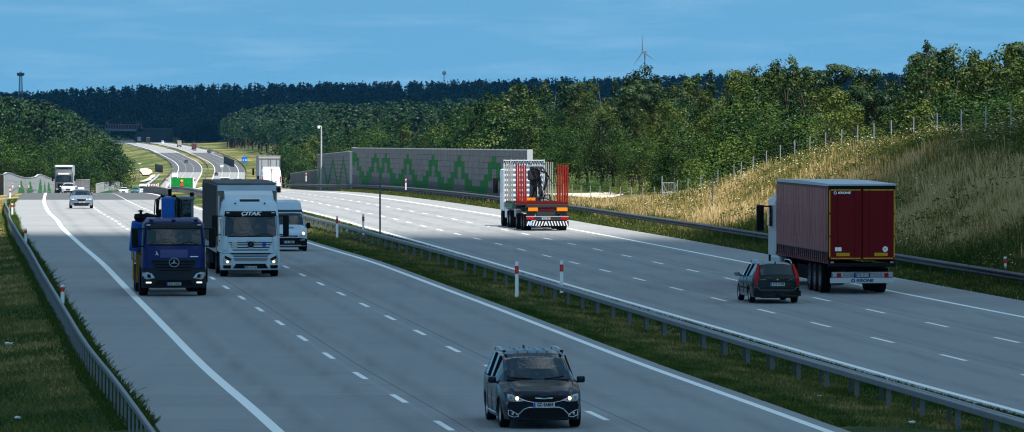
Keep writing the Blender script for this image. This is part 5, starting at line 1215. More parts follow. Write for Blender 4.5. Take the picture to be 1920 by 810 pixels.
# ---------------------------------------------------------------- blue crane truck
def crane_truck():
    e = empty('crane_truck', label='dark blue flatbed truck with folded blue loading crane behind its cab in the outer lane', cat='truck')
    PB = pm('truck_navy_blue', (.002,.010,.085), .3, coat=.35); PC = pm('crane_blue', (.005,.085,.36), .35, coat=.4, var=.1); G = pm('bumper_slate', (.014,.020,.026), .5); Y = pm('support_yellow', (.38,.19,.02), .55, var=.2)
    Rg, lo = cab(e, PB, G, low_z=.34, roof=3.14, tall=False, glass_z=(2.10,2.70), W=2.32); f, fl = Rg.front, lo.front
    patch('sun_visor', [(1.05,2.73),(1.0,2.96),(-1.0,2.96),(-1.05,2.73)], lambda y,z: f(y,z)+.10, G, e, .03, .14)
    for y in (-.93,.93): mb = MB(); mb.box((f(y,2.85)+.13,y,2.86),(.05,.14,.06),.015); mb.build('marker_lamp', LAMPC, e)
    for y in (-.82,0,.82): mb = MB(); mb.box((f(y,3.05)+.05,y,3.06),(.10,.14,.07),.02); mb.build('roof_lamp', PB, e)
    patch('name_panel', [(.50,1.88),(.50,1.56),(-.50,1.56),(-.50,1.88)], f, pm('panel_grey_blue',(.06,.07,.17),.5), e, .014)
    text('side_script', 'λ', .2, WHITE, e, face_front(f(.62,1.7)+.02, -.62, 1.72), .003)
    mb = MB(); mb.box((f(.72,1.6)+.012,.74,1.60),(.01,.30,.035)); mb.build('model_script', WHITE, e)
    patch('grille', [(.84,1.48),(.74,1.10),(.30,.92),(-.30,.92),(-.74,1.10),(-.84,1.48)], lambda y,z: fl(y,min(z,1.1)), G, e, .03)
    for z in (1.40,1.28,1.16,1.04): patch('grille_slat', [(.78-(1.4-z)*.5,z+.03),(.76-(1.4-z)*.5,z-.01),(-.76+(1.4-z)*.5,z-.01),(-.78+(1.4-z)*.5,z+.03)], lambda y,z_: fl(y,min(z_,1.1)), BLK, e, .05)
    star(e, fl(0,1.1)+.10, 0, 1.37, .18)
    for s in (-1,1):
        h = patch('headlight', [(s*.70,.74),(s*.82,.92),(s*1.0,.98),(s*1.16,.96),(s*1.18,.78),(s*1.0,.68)], fl, LAMPC, e, .016); patch('lamp_inner_ring', [(s*.84,.74),(s*.86,.88),(s*.98,.90),(s*.98,.76)], fl, BLK, h, .022)
        mb = MB(); mb.box((fl(s*.93,.56)+.02,s*.93,.56),(.03,.20,.05),.01); mb.build('daylight_lamp', LIT_D, h)
    patch('bumper_intake', [(.60,.66),(.72,.46),(-.72,.46),(-.60,.66)], fl, BLK, e, .014); plate(e, fl(0,.5)+.03, .505, 'SZA 5465X', True)
    truck_mirrors(e, -.25, 1.16, 2.35, .8); zscale(e, .914)
    side_patch('side_step', [(-.55,.5),(-.55,1.1),(-1.0,1.1),(-1.0,.5)], 1.25, G, e)
    mb = MB(); mb.box((-5.0,0,.85),(6.6,.9,.35)); mb.box((-3.3,-.95,.65),(1.4,.45,.6),.05); mb.build('chassis', UND, e)
    # load bed
    mb = MB(); mb.box((-6.7,0,1.18),(5.4,2.5,.14)); mb.build('load_bed', pm('bed_grey',(.12,.12,.12),.8,var=.2), e)
    mb = MB()
    for s in (-1,1): mb.box((-6.7,s*1.24,1.45),(5.3,.04,.45))
    mb.build('drop_side', PC, e)
    # crane: column, folded booms (two long arms standing up behind the cab), hoses
    c = MB(); c.box((-2.75,0,1.7),(.55,.62,1.3),.06); c.box((-2.75,0,1.15),(.6,2.3,.25),.04); c.build('crane_column', PC, e)
    a = MB(); a.box((-2.55,-.12,3.08),(.5,.48,1.05),.06); a.box((-2.60,-.12,3.52),(.45,.42,.2),.06); a.build('crane_boom', PC, e)
    a = MB(); a.box((-2.85,-1.30,2.15),(.5,.42,1.15),.1, rot=Matrix.Rotation(R(-6),3,'X')); a.build('crane_arm', PC, e)
    a = MB(); a.tube([(-2.7,-1.1,2.78),(-2.7,-.9,2.88),(-2.6,-.6,2.8)], .15, 8); a.lathe([(0,.16),(.17,.14),(.2,0),(.12,-.15)], 'z', (-2.7,-1.18,2.84), 12); a.tube([(-2.7,-1.12,2.9),(-2.7,-1.12,3.08)], .05, 6); a.lathe([(.05,0),(.15,.03),(0,.08)], 'z', (-2.7,-1.12,3.06), 10); a.build('crane_rotator', BLK, e)
    for s in (-1,1):
        a = MB()
        for k in range(3): a.tube([(-2.3,-.12+s*(.30+.03*k),2.6),(-2.25,-.12+s*(.38+.07*k),3.05),(-2.3,-.12+s*(.34+.07*k),3.5),(-2.4,-.12+s*.25,3.70-.04*k),(-2.5,-.12+s*.1,3.6)], .024, 5)
        a.build('hydraulic_hoses', BLK, e)
        a = MB(); a.tube([(-2.35,-.12+s*.38,2.5),(-2.3,-.12+s*.40,3.5)], .055, 8); a.build('boom_link', BLK, e)
    for s in (-1,1):
        a = MB(); a.box((-2.85,s*1.22,1.0),(.22,.14,1.15),.02); a.box((-3.05,s*1.05,1.55),(.3,.3,.2),.03); a.build('outrigger_leg', Y, e)
    a = MB(); a.box((-2.6,-1.40,1.05),(.16,.06,1.05),.02); a.build('outrigger_guard', Y, e)
    tri_axle(e, (-1.45,), 1.08); tri_axle(e, (-5.6,-6.95), .98, .5, .5)
    return e
ct = crane_truck(); ct.scale = (.96,)*3; pose(ct, 200.5, -20.17, False)
# excavator riding on the bed
ex = empty('mini_excavator', label='grey excavator cab riding on the bed behind the blue crane', cat='excavator'); EG = pm('excavator_grey',(.15,.16,.16),.5,var=.1)
mb = MB(); mb.box((0,0,.70),(2.0,1.5,.6),.08); mb.build('engine_housing', EG, ex)
for s in (-1,1): mb = MB(); mb.prism([(-1.1,.1),(-1.25,.25),(-1.1,.42),(1.1,.42),(1.25,.25),(1.1,.1)], s*.75, s*1.0); mb.build('track', TYRE, ex)
mb = MB()
for x in (-.1,1.0):
    for y in (-.08,.92): mb.box((x,y,1.65),(.1,.1,1.5),.02)
mb.box((.45,.42,2.34),(1.35,1.2,.12),.04); mb.box((.45,.42,1.12),(1.3,1.16,.14),.03); mb.build('cab_frame', EG, ex)
mb = MB(); mb.box((.99,.42,1.73),(.03,.92,1.1)); mb.box((.45,-.08,1.73),(1.0,.03,1.1)); mb.build('cab_window', GLASS, ex)
mb = MB(); mb.box((.4,-.15,1.55),(.5,.5,.7),.08); mb.build('seat', BLK, ex)
mb = MB(); mb.tube([(.6,.92,2.4),(.6,.92,2.56)], .08, 8); mb.build('beacon', BLK, ex)
D_ = 200.5+5.6; ex.scale = (.93,)*3; pose(ex, D_, -20.17, False); ex.location.z += 1.205
# ---------------------------------------------------------------- white high-roof van beside them
def white_van():
    e = empty('panel_van', label='white high-roof van with right lamp lit in the inner oncoming lane beside the tarpaulin truck', cat='van')
    P_ = pm('van_white_blue', (.40,.48,.55), .3, coat=.6)
    S = dict(L=5.1, W=1.92, top=[(0,.80),(.05,.93),(.25,1.04),(.7,1.20),(.95,1.27),(1.50,1.80),(1.66,1.90),(1.78,2.02),(2.15,2.42),(2.5,2.50),(4.8,2.50),(5.0,2.42),(5.06,1.3),(5.1,.8)], belt=[(0,.72),(.5,.98),(1,1.15),(5.1,1.2)], hw=[(0,.80),(.25,.90),(.7,.95),(4.7,.96),(5.1,.93)],
             rhw=[(0,.68),(.9,.80),(1.6,.74),(2.2,.68),(2.6,.70),(5.1,.72)], arches=[(.85,.38),(4.0,.38)], wr=.33, ws=(.99,1.62), rw=(5.01,5.05), sw=[(1.15,2.05)], bowf=.34, bowr=.05, sill=.25)
    b = car_body(e, S, P_); f = b.front
    patch('roof_edge_band', [(.70,1.925),(.66,2.05),(-.66,2.05),(-.70,1.925)], f, pm('band_slate',(.05,.07,.08),.4), e, .02)
    patch('front_bumper', [(.92,.60),(.9,.28),(-.9,.28),(-.92,.60),(-.6,.66),(.6,.66)], f, BLK, e, .02)
    patch('grille', [(.44,.78),(.40,.71),(-.40,.71),(-.44,.78)], f, BLK, e, .016); band('grille_chrome', [(.46,.80),(.2,.735),(-.2,.735),(-.46,.80)], f, CHROME, e, .016, .03); 
    patch('bonnet_vent', [(.26,1.17),(.26,1.13),(-.26,1.13),(-.26,1.17)], f, BLK, e, .014)
    for s in (-1,1):
        h = patch('headlight', [(s*.56,.74),(s*.60,.90),(s*.72,1.01),(s*.82,1.0),(s*.84,.76)], f, LAMPC, e, .018)
        mb = MB(); mb.lathe([(0,.05),(.07,.04),(.09,-.02)], 'x', (f(s*.72,.87)+.005,s*.71,.87), 14); mb.build('lit_lamp', LIT_W if s > 0 else LAMPC, h)
        patch('fog_light', [(s*.56,.575),(s*.80,.585),(s*.80,.535),(s*.56,.53)], f, LAMPC, e, .03)
    plate(e, f(0,.46)+.03, .46, 'WL 78205', True); mirror_pair(e, -1.35, .90, 1.25, (.14,.2,.28)); seam(e, b, S, (1.1,2.1)); band('bumper_sill', [(.6,.30),(-.6,.30)], f, P_, e, .03, .03)
    mb = MB(); mb.tube([(-.99,.1,1.30),(-1.05,.6,1.34)], .012, 4); mb.tube([(-.99,-.5,1.30),(-1.05,.0,1.34)], .012, 4); mb.build('wiper', BLK, e)
    for x, y in ((-.85,.82),(-.85,-.82),(-4.0,.82),(-4.0,-.82)): wheel(e, x, y, .33, .21, RIMD)
    return e
wv = white_van(); wv.scale = (.95,)*3; pose(wv, 266.5, -12.2, False)
# ---------------------------------------------------------------- red curtain truck from behind
def red_truck():
    e = empty('semi_truck', label='truck with crimson curtain-side trailer and white roof in the outer outgoing lane', cat='truck')
    RC = pm('curtain_crimson', (.23,.038,.042), .36, var=.18, scale=1.5, bump=.5); RD = pm('door_red', (.13,.001,.003), .5, spec=.15, coat=.0, var=.05); Yt = pm('reflective_yellow', (.50,.25,.015), .4); WR = pm('roof_white', (.46,.49,.52), .5)
    L = 13.6   # rear face at x=0, forward +x
    t = MB(); t.box((L/2,0,2.62),(L-.02,2.48,2.56),.02); t.build('trailer_box', RD, e)
    for s in (-1,1):       # curtain with soft vertical folds
        mb = MB(); nx, nz = 180, 10; vs = []
        for i in range(nx+1):
            x = .12+(L-.2)*i/nx
            for k in range(nz+1):
                z = 1.25+2.56*k/nz; w = .012*math.sin(x*9.2)*(.5+.5*math.sin(x*1.7)) + .008*math.sin(x*23+k) - .02*math.sin(math.pi*k/nz)*math.sin(x*2.3)**2
                vs.append((x, s*(1.262+w), z))
        mb.add(vs, [[i*(nz+1)+k, (i+1)*(nz+1)+k, (i+1)*(nz+1)+k+1, i*(nz+1)+k+1] for i in range(nx) for k in range(nz)], 0, True); mb.build('side_curtain', RC, e)
        mb = MB(); 
        for k in range(26):
            x = .35+k*.51; mb.prism([(x-.16,1.52),(x+.16,1.52),(x+.05,1.28),(x+.02,1.12),(x-.02,1.12),(x-.05,1.28)], s*1.268, s*1.292)
        mb.build('curtain_straps', pm('strap_black',(.02,.018,.02),.6), e)
        mb = MB(); mb.box((L/2,s*1.272,1.62),(L-.3,.01,.05)); mb.build('curtain_band', pm('band_pale_red',(.30,.10,.11),.5), e)
        mb = MB(); mb.box((L/2,s*1.25,1.17),(L-.1,.05,.14)); mb.build('side_rail', RD, e)
    mb = MB(); mb.prism([(0,3.90),(0,3.985),(L/2,4.03),(L,3.985),(L,3.90)], -1.285, 1.285); mb.build('trailer_roof', WR, e)
    mb = MB(); mb.box((-.012,0,3.86),(.06,2.54,.12),.01); mb.build('roof_beam', BLK, e)
    for s in (-1,1): mb = MB(); mb.box((-.03,s*.63,2.52),(.05,1.21,2.54),.012); mb.build('rear_door', RD, e)
    mb = MB()
    for s in (-1,1):
        mb.box((-.062,s*1.225,3.35),(.008,.045,.80)); mb.box((-.062,s*1.225,2.5),(.008,.045,.76)); mb.box((-.062,s*1.225,1.7),(.008,.045,.72))
        mb.box((-.062,s*.62,3.765),(.008,1.13,.045)); mb.box((-.062,s*.62,1.30),(.008,1.13,.045)); mb.box((-.066,s*.72,1.44),(.01,.50,.12))
    mb.build('contour_marking', Yt, e)
    mb = MB()
    for y in (-.28,.28,-.92,.92): mb.tube([(-.065,y,1.2),(-.065,y,3.8)], .007, 5)
    mb.build('locking_bars', RD, e)
    mb = MB(); mb.box((-.08,.58*-1*-1,3.66),(.01,.30,.07)); 
    text('maker_lettering', 'KRONE', .105, WHITE, e, face_rear(-.068, .68, 3.66), .003, sx=1.35, bold=.005, shear=.2)
    mb = MB(); mb.lathe([(.055,0),(.055,-.01),(.035,-.01),(.035,0)], 'x', (-.066,1.02,3.66), 14); mb.build('maker_emblem', WHITE, e)
    mb = MB(); mb.lathe([(0,-.012),(.10,-.012),(.10,0)], 'x', (-.06,-.88,1.63), 20); mb.build('country_sticker', WHITE, e); text('sticker_text', 'PL', .12, PTXT, e, face_rear(-.074,-.88,1.63), .002)
    mb = MB(); mb.box((-.064,.90,1.63),(.01,.24,.14)); mb.build('sticker', WHITE, e)
    # under-run beam, lamps
    mb = MB(); mb.box((.02,0,1.06),(.22,2.5,.14),.02); mb.build('rear_beam', BLK, e)
    mb = MB(); mb.box((-.05,-.02,.70),(.04,2.34,.22),.01); mb.build('lamp_carrier', pm('alu_plate',(.22,.23,.24),.45,.5,var=.3,scale=14), e)
    mb = MB(); mb.box((-.06,0,.50),(.05,2.42,.19),.012); mb.build('under_run_bar', pm('bar_pale',(.42,.45,.48),.5), e)
    text('maker_lettering', 'KRONE', .14, pm('letter_blue',(.01,.04,.16),.5), e, face_rear(-.09, -.10, .50), .003, sx=1.35, bold=.006, shear=.2)
    mb = MB(); mb.lathe([(.07,0),(.07,-.012),(.04,-.012),(.04,0)], 'x', (-.088,.34,.50), 14); mb.build('maker_emblem', pm('letter_blue',(.01,.04,.16),.5), e)
    for s in (-1,1):
        mb = MB(); mb.box((-.085,s*.93-.02,.70),(.03,.42,.17),.02); h = mb.build('tail_light', LAMPC, e); mb = MB(); mb.box((-.105,s*.90-.02,.70),(.012,.16,.15),.01); mb.build('red_lens', LAMPR, h)
        mb = MB(); mb.box((-.02,s*1.13,1.15),(.10,.12,.07),.01); mb.build('corner_lamp', LAMPC, e)
    mb = MB(); mb.box((-.09,0,.70),(.02,.6,.17),.01); mb.build('plate_holder', BLK, e); plate(e, -.108, .70, 'PGO 37118', False)
    mb = MB(); mb.box((6.8,.0,.98),(13.0,1.0,.22)); mb.box((6.6,1.2,.66),(3.0,.04,.5)); mb.box((6.6,-1.2,.66),(3.0,.04,.5)); mb.box((.6,0,.72),(.9,.9,.4)); mb.build('trailer_chassis', UND, e)
    tri_axle(e, (2.3,3.6,4.9), 1.06, .52, .38)
    for s in (-1,1): mb = MB(); mb.box((1.55,s*1.0,.62),(.03,.5,.55)); mb.build('mudflap', UND, e)
    # tractor
    sub = MB(); P_ = pm('tractor_white',(.42,.45,.48),.3,coat=.5)
    sub.box((L+1.75,0,2.1),(2.1,2.36,2.3),.14); sub.build('cab_body', P_, e)
    mb = MB(); mb.prism([(L+.75,3.2),(L+2.6,3.2),(L+2.2,3.4),(L+.75,3.85)], -1.0, 1.0); mb.build('roof_deflector', P_, e)
    for s in (-1,1):
        mb = MB(); mb.prism([(L+1.4,2.15),(L+2.5,2.15),(L+2.4,2.95),(L+1.4,2.95)], s*1.22, s*1.245); mb.build('side_window', GLASS, e)
        mb = MB(); mb.box((L+2.75,s*1.50,2.45),(.2,.3,1.0),.05); mb.tube([(L+2.6,s*1.2,2.9),(L+2.75,s*1.5,2.9)], .035, 6); m = mb.build('wing_mirror', BLK, e)
        mb = MB(); mb.box((L+.45,s*1.15,1.7),(.6,.05,2.6)); mb.build('side_fairing', P_, e)
        mb = MB(); mb.box((L+.3,s*1.1,.75),(2.4,.3,.6),.06); mb.build('side_skirt', P_, e)
    mb = MB(); mb.box((L+1.6,0,.75),(2.2,2.35,.7),.1); mb.build('lower_cab', UND, e)
    tri_axle(e, (L+1.6,), 1.07); tri_axle(e, (L-1.7,), .98, .5, .5)
    return e
rt = red_truck(); rt.scale = (1,1,1.042); pose(rt, 213.5, 6.05, True)
# ---------------------------------------------------------------- timber truck
def log_truck():
    e = empty('timber_truck', label='empty timber truck with red stakes, white headboard and folded black crane seen from behind', cat='truck')
    RS = pm('stake_red', (.26,.014,.010), .45, var=.2, scale=3); GS = pm('stake_grey', (.36,.34,.30), .55, .3, var=.2, scale=3); HW = pm('headboard_white', (.66,.70,.74), .5, var=.08, scale=2); FR = pm('frame_dark', (.03,.03,.033), .6); FRR = pm('frame_red', (.10,.008,.009), .5, var=.2)
    # rear wagon x 0..6.6
    mb = MB(); mb.box((3.4,0,1.30),(6.8,.85,.28)); mb.box((3.4,0,1.48),(6.6,2.3,.06)); mb.build('wagon_frame', FRR, e)
    mb = MB(); mb.box((.05,0,1.42),(.2,2.46,.18),.02); mb.box((.15,0,1.05),(.25,1.3,.5),.03); mb.build('rear_beam', FR, e)
    for x in (.35,1.6,3.0,4.4,5.7):
        mb = MB(); mb.box((x,0,1.55),(.16,2.5,.14)); mb.build('bunk', FRR, e)
        for s in (-1,1):
            mb = MB(); mb.tube([(x,s*1.19,1.5),(x,s*1.215,3.75)], [.062,.048], 6); mb.build('stake', RS, e)
    for x in (8.6,9.7,11.0,12.3):
        mb = MB(); mb.box((x,0,1.5),(.14,2.4,.12)); mb.build('bunk', FR, e)
        for s in (-1,1): mb = MB(); mb.tube([(x,s*1.16,1.45),(x,s*1.19,3.85)], [.042,.034], 6); mb.build('stake', GS, e)
    # headboard lattice
    mb = MB(); mb.box((13.6,0,2.70),(.05,2.40,2.5)); mb.build('headboard', HW, e)
    mb = MB()
    for z in np.arange(1.5,4.0,.30): mb.box((13.54,0,z),(.05,2.44,.05))
    for y in np.linspace(-1.2,1.2,7): mb.box((13.535,y,2.70),(.05,.07,2.55))
    mb.build('headboard_bars', WCAP, e)
    mb = MB(); nn = 16
    for k in range(nn):
        y = -1.15+2.3*k/(nn-1)
        for q in range(2): mb.box((13.50,y+(q-.5)*.07,3.72+.13*q),(.03,.07,.07), rot=Matrix.Rotation(R(45),3,'X'))
    mb.build('lattice_holes', BLK, e)
    # truck chassis, cab ahead
    mb = MB(); mb.box((11.0,0,1.08),(6.4,.9,.28)); mb.box((11.0,0,1.38),(5.8,2.3,.08)); mb.build('truck_frame', FR, e)
    mb = MB(); mb.box((10.6,1.2,1.28),(4.6,.06,.22)); mb.build('green_side_rail', pm('rail_green',(.01,.10,.045),.5), e)
    mb = MB(); mb.box((14.9,0,2.15),(2.2,2.45,2.5),.14); mb.build('cab_body', HW, e)
    for s in (-1,1):
        mb = MB(); mb.box((15.9,s*1.50,2.4),(.2,.3,.9),.05); mb.tube([(15.7,s*1.2,2.8),(15.9,s*1.5,2.8)], .03, 6); mb.build('wing_mirror', BLK, e)
        mb = MB(); mb.box((12.3,s*1.05,.80),(2.0,.25,.55),.05); mb.build('tank', HW, e)
        mb = MB(); mb.box((7.0,s*1.0,.9),(1.0,.35,.45),.04); mb.build('tool_box', pm('box_grey',(.30,.31,.32),.6), e)
    mb = MB(); mb.box((7.4,0,1.0),(1.6,.16,.14)); mb.build('drawbar', FR, e)
    # crane folded between the wagon and the truck
    c = MB(); c.box((7.9,0,1.6),(.6,.9,.5),.05); c.box((7.9,0,2.2),(.42,.42,1.5),.05); c.box((7.9,.05,3.1),(.7,.55,.6),.1); c.box((7.9,-.15,3.5),(.6,.7,.25),.08); c.build('crane_column', FR, e)
    c = MB(); c.box((7.9,-.35,2.6),(.28,.22,1.9),.04, rot=Matrix.Rotation(R(-8),3,'X')); c.tube([(7.6,-.1,3.5),(7.6,-.75,3.2),(7.6,-.6,2.2)], .08, 6); c.build('crane_arm', FR, e)
    c = MB()
    for k in range(7): a = random.uniform(-.5,.2); c.tube([(7.5,a,3.6),(7.4,a-.3-.07*k,3.1-.1*k),(7.4,a-.15,2.4),(7.5,a-.1+.05*k,1.7)], .022, 4)
    c.build('hydraulic_hoses', BLK, e)
    c = MB(); c.tube([(7.5,-.5,1.5),(7.5,-.65,1.95),(7.5,-.9,1.95),(7.5,-1.0,1.5)], .05, 5); c.tube([(7.5,-.3,1.5),(7.5,-.5,1.85),(7.5,-.8,1.7),(7.5,-1.1,1.6)], .05, 5); c.build('grapple', FR, e)
    # rear end lamps, boards
    for y, w in ((-.85,.62),(.82,.56)): mb = MB(); mb.box((-.07,y,1.22),(.04,w,.20),.02); mb.build('orange_panel', LAMPO, e)
    for y, w, x, z in ((1.05,.25,5.9,1.72),(.50,.50,5.9,1.72),(.22,.25,5.85,1.72)): mb = MB(); mb.box((x,y,z),(.04,w,.17),.02); mb.build('orange_panel', LAMPO, e)
    mb = MB(); mb.box((-.10,0,.70),(.06,2.45,.20),.01); mb.build('lamp_carrier', FR, e)
    mb = MB(); mb.box((-.10,0,.82),(.07,2.46,.03)); mb.build('bright_edge', WCAP, e)
    for s in (-1,1):
        mb = MB(); mb.box((-.14,s*.98,.70),(.04,.42,.15),.02); mb.build('tail_light', LAMPR, e)
        mb = MB(); mb.box((.05,s*.95,1.0),(.1,.5,.35),.04); mb.build('mudguard', FR, e)
    plate(e, -.14, .70, 'NOL 38CJ', False, y=.1)
    bd = MB(); bd.box((-.11,0,.42),(.05,2.45,.28),.01); b_ = bd.build('warning_board', FR, e)
    st = MB()
    for k in range(15):
        y = -1.18+k*.165; s = 1 if k < 8 else -1; st.prism([(y,.29),(y+.06,.29),(y+.06+.09*s,.55),(y+.09*s,.55)], -.142, -.137, axis='x')
    st.build('white_stripes', WHITE, b_)
    mb = MB(); mb.lathe([(0,-.012),(.12,-.012),(.12,0)], 'x', (-.142,.98,.42), 16); mb.build('round_sticker', pm('sticker_pale_blue',(.30,.5,.75),.5), b_)
    tri_axle(e, (1.3,2.7), 1.02, .46, .42); tri_axle(e, (5.6,), 1.02, .46, .42); tri_axle(e, (9.6,11.0), 1.0, .5, .48, RIM); tri_axle(e, (14.9,), 1.06, .5)
    return e
lt = log_truck(); pose(lt, 325, 5.85, True)
# ---------------------------------------------------------------- farther lorries and vans
def box_truck(name, label, away, L=9, boxc=None, cabm=None, lattice=False, group=None, cat='truck', roofc=None, H_=3.95):
    e = empty(name, label=label, cat=cat, group=group); boxc = boxc or PWH; cabm = cabm or PWH; s0 = -1
    # local: front at x=0
    mb = MB(); mb.box((-2.35-L/2,0,(1.05+H_)/2),(L,2.52,H_-1.05),.03); mb.build('cargo_box', boxc, e)
    mb = MB(); mb.box((-2.35-L/2,0,H_+.02),(L+.03,2.56,.07),.01); mb.build('box_roof', roofc or boxc, e)
    Rg = Ring([(.4,-.05),(1.7,-.05),(2.9,-.28),(3.4,-.8)], [(0,-2.1),(4,-2.1)], [(.4,1.22),(2.8,1.22),(3.4,1.05)], .22); Rg.shell('cab_body', [.45,.9,1.4,1.8,2.3,2.8,3.0,3.4], cabm, e)
    f = Rg.front; patch('windscreen', [(1.05,1.75),(1.0,2.6),(-1.0,2.6),(-1.05,1.75)], f, GLASS, e, .02); patch('grille', [(.85,1.5),(.8,.9),(-.8,.9),(-.85,1.5)], f, BLK, e, .02); patch('bumper', [(1.15,.75),(1.15,.42),(-1.15,.42),(-1.15,.75)], f, cabm if lattice else BLK, e, .03)
    for s in (-1,1):
        patch('headlight', [(s*.72,.62),(s*1.08,.66),(s*1.08,.86),(s*.8,.84)], f, LAMPC, e, .04); mb = MB(); mb.box((-.2,s*1.5,2.2),(.15,.24,.8),.04); mb.build('wing_mirror', BLK, e)
        mb = MB(); mb.box((-2.37-L,s*1.0,.85),(.05,.4,.15),.01); mb.build('tail_light', LAMPR, e)
    if away:
        mb = MB(); 
        for y in (-.85,-.12,.12,.85): mb.tube([(-2.38-L,y,1.15),(-2.38-L,y,H_-.1)], .03, 5)
        for y in (-1.22,1.22): mb.box((-2.36-L,y,2.5),(.06,.09,2.8))
        mb.build('locking_bars', GALD, e)
        mb = MB(); mb.box((-2.39-L,0,H_-.2),(.05,2.5,.12)); mb.build('box_rim', pm('rim_beige',(.42,.38,.30),.6), e)
    mb = MB(); mb.box((-1.2-L/2,0,.85),(L+1,1.0,.35)); mb.build('chassis', UND, e)
    tri_axle(e, (-1.2,), 1.05); tri_axle(e, (-1.2-L*.75,-2.5-L*.75), 1.0, .5, .45); return e
t1 = box_truck('semi_truck', 'grey-fronted lorry standing tall behind the white hatchback at the crest', False, 12, pm('box_pale',(.38,.40,.41),.5,var=.1), pm('cab_grey',(.07,.075,.08),.4), cat='truck')
patch('light_bar', [(.75,2.72),(.75,2.92),(-.75,2.92),(-.75,2.72)], lambda y,z: -.1, pm('bar_white',(.8,.82,.84),.4), t1, .02)
mb = MB(); mb.box((-1.6,0,3.85),(1.6,2.3,.25),.05); mb.build('roof_spoiler', PWH, t1); put(t1, 119.5, 768, False)
t2 = box_truck('box_truck', 'box truck with grey rear doors right ahead of the white panel van', True, 7.5, pm('box_door_grey',(.30,.31,.32),.5,var=.1), PWH, H_=3.98); shift(t2, 9.85); put(t2, 505, 652, True)
pv = empty('panel_van', label='white panel van seen from behind at the crest of the outgoing lanes', cat='van'); VW = pm('van_white', (.78,.79,.80), .3, coat=.6)
Rg = Ring([(.5,5.9),(1.1,5.6),(1.3,5.0),(2.0,4.3),(2.65,3.9)], [(.4,.04),(1.5,.0),(2.4,.10),(2.62,.28)], [(.4,.98),(1.4,1.02),(2.2,.94),(2.62,.78)], .2); Rg.shell('body', [.45,.8,1.1,1.3,1.6,2.0,2.3,2.5,2.62], VW, pv, rr=.12)
for s in (-1,1):
    mb = MB(); mb.box((.0,s*.44,1.55),(.05,.80,1.85),.02); dr = mb.build('rear_door', VW, pv); mb = MB(); mb.box((-.02,s*.92,1.35),(.1,.10,.62),.03); mb.build('tail_light', LAMPR, pv)
    mb = MB(); mb.box((4.2,s*1.2,1.55),(.15,.22,.36),.05); mb.build('wing_mirror', BLK, pv)
mb = MB(); mb.box((-.035,-.06,1.15),(.03,.08,.22),.01); mb.build('door_handle', BLK, pv); mb = MB(); mb.box((.02,0,2.42),(.12,.42,.09),.03); mb.build('brake_lamp', BLK, pv)
mb = MB(); mb.box((-.06,0,.55),(.16,1.9,.24),.04); mb.build('rear_bumper', BLK, pv); mb = MB(); mb.tube([(-.03,0,.7),(-.03,0,2.35)], .008, 4); mb.build('door_seam', BLK, pv); mb = MB(); mb.box((-.035,-.45,1.12),(.02,.1,.1),.01); mb.box((-.035,.5,1.1),(.02,.26,.04),.005); mb.build('badge', BLK, pv)
for x, y in ((.95,.86),(.95,-.86),(4.9,.86),(4.9,-.86)): wheel(pv, x, y, .35, .23, RIMD)
plate(pv, -.05, .9, 'PZ 7L402', False); put(pv, 509, 578, True)
G4 = 'lorries far away in the valley'
def far_truck(label, px, d, away, c1, c2, L=10):
    t = box_truck('lorry', label, away, L, c1, c2, group=G4); put(t, px, d, away)
far_truck('white lorry on the oncoming side just above the green screen', 328, 2440, False, PWH, PWH, 8)
far_truck('pale brown lorry high on the outgoing valley road', 335.5, 3570, True, pm('box_beige',(.42,.34,.30),.6), PDK)
far_truck('dark red lorry on the outgoing valley road', 363, 3400, True, pm('box_maroon',(.12,.03,.04),.6), PRD, 9)
far_truck('small dark lorry with pale roof near the overpass', 277, 4020, True, PDK, PWH, 8)
far_truck('grey blue lorry passing beneath the overpass', 260, 4060, True, pm('box_blue_grey',(.35,.42,.46),.6), PGR, 8)
# ================================================================ light, air, clouds, camera
SUN = Vector((.33, -.36, 1.0)).normalized(); EL = math.asin(SUN.z)
W = bpy.data.worlds.new('World'); sc.world = W; W.use_nodes = True; nt = W.node_tree; N, L = nt.nodes, nt.links
bg = N['Background']; sky = N.new('ShaderNodeTexSky'); sky.sky_type = 'NISHITA'; sky.sun_disc = False; sky.sun_elevation = EL; sky.sun_rotation = math.atan2(SUN.x, SUN.y)
sky.altitude = 200; sky.air_density = 1.0; sky.dust_density = .4; sky.ozone_density = 2.5
tc = N.new('ShaderNodeTexCoord'); ad = N.new('ShaderNodeVectorMath'); ad.operation = 'ADD'; ad.inputs[1].default_value = (0,0,SKY_LIFT); nm = N.new('ShaderNodeVectorMath'); nm.operation = 'NORMALIZE'
L.new(tc.outputs['Generated'], ad.inputs[0]); L.new(ad.outputs[0], nm.inputs[0]); L.new(nm.outputs[0], sky.inputs[0])
mp = N.new('ShaderNodeMapping'); mp.inputs['Scale'].default_value = (30, 30, 260); L.new(tc.outputs['Generated'], mp.inputs[0])
no = N.new('ShaderNodeTexNoise'); no.inputs['Scale'].default_value = 1; no.inputs['Detail'].default_value = 5; no.inputs['Roughness'].default_value = .6; L.new(mp.outputs[0], no.inputs[0])
c = mixc(N, L, 1.0, sky.outputs[0], SKY_TINT, 'MULTIPLY')
wisp = math_node(N, L, 'MULTIPLY', math_node(N, L, 'SUBTRACT', no.outputs['Fac'], .48, clamp=True), .4)
c = mixc(N, L, wisp, c, WISP); sx = N.new('ShaderNodeSeparateXYZ'); L.new(tc.outputs['Generated'], sx.inputs[0])
mp2 = N.new('ShaderNodeMapping'); mp2.inputs['Scale'].default_value = (3.4, 3.4, 7); L.new(tc.outputs['Generated'], mp2.inputs[0])
n2 = N.new('ShaderNodeTexNoise'); n2.inputs['Scale'].default_value = 1.6; n2.inputs['Detail'].default_value = 7; n2.inputs['Roughness'].default_value = .55; L.new(mp2.outputs[0], n2.inputs[0])
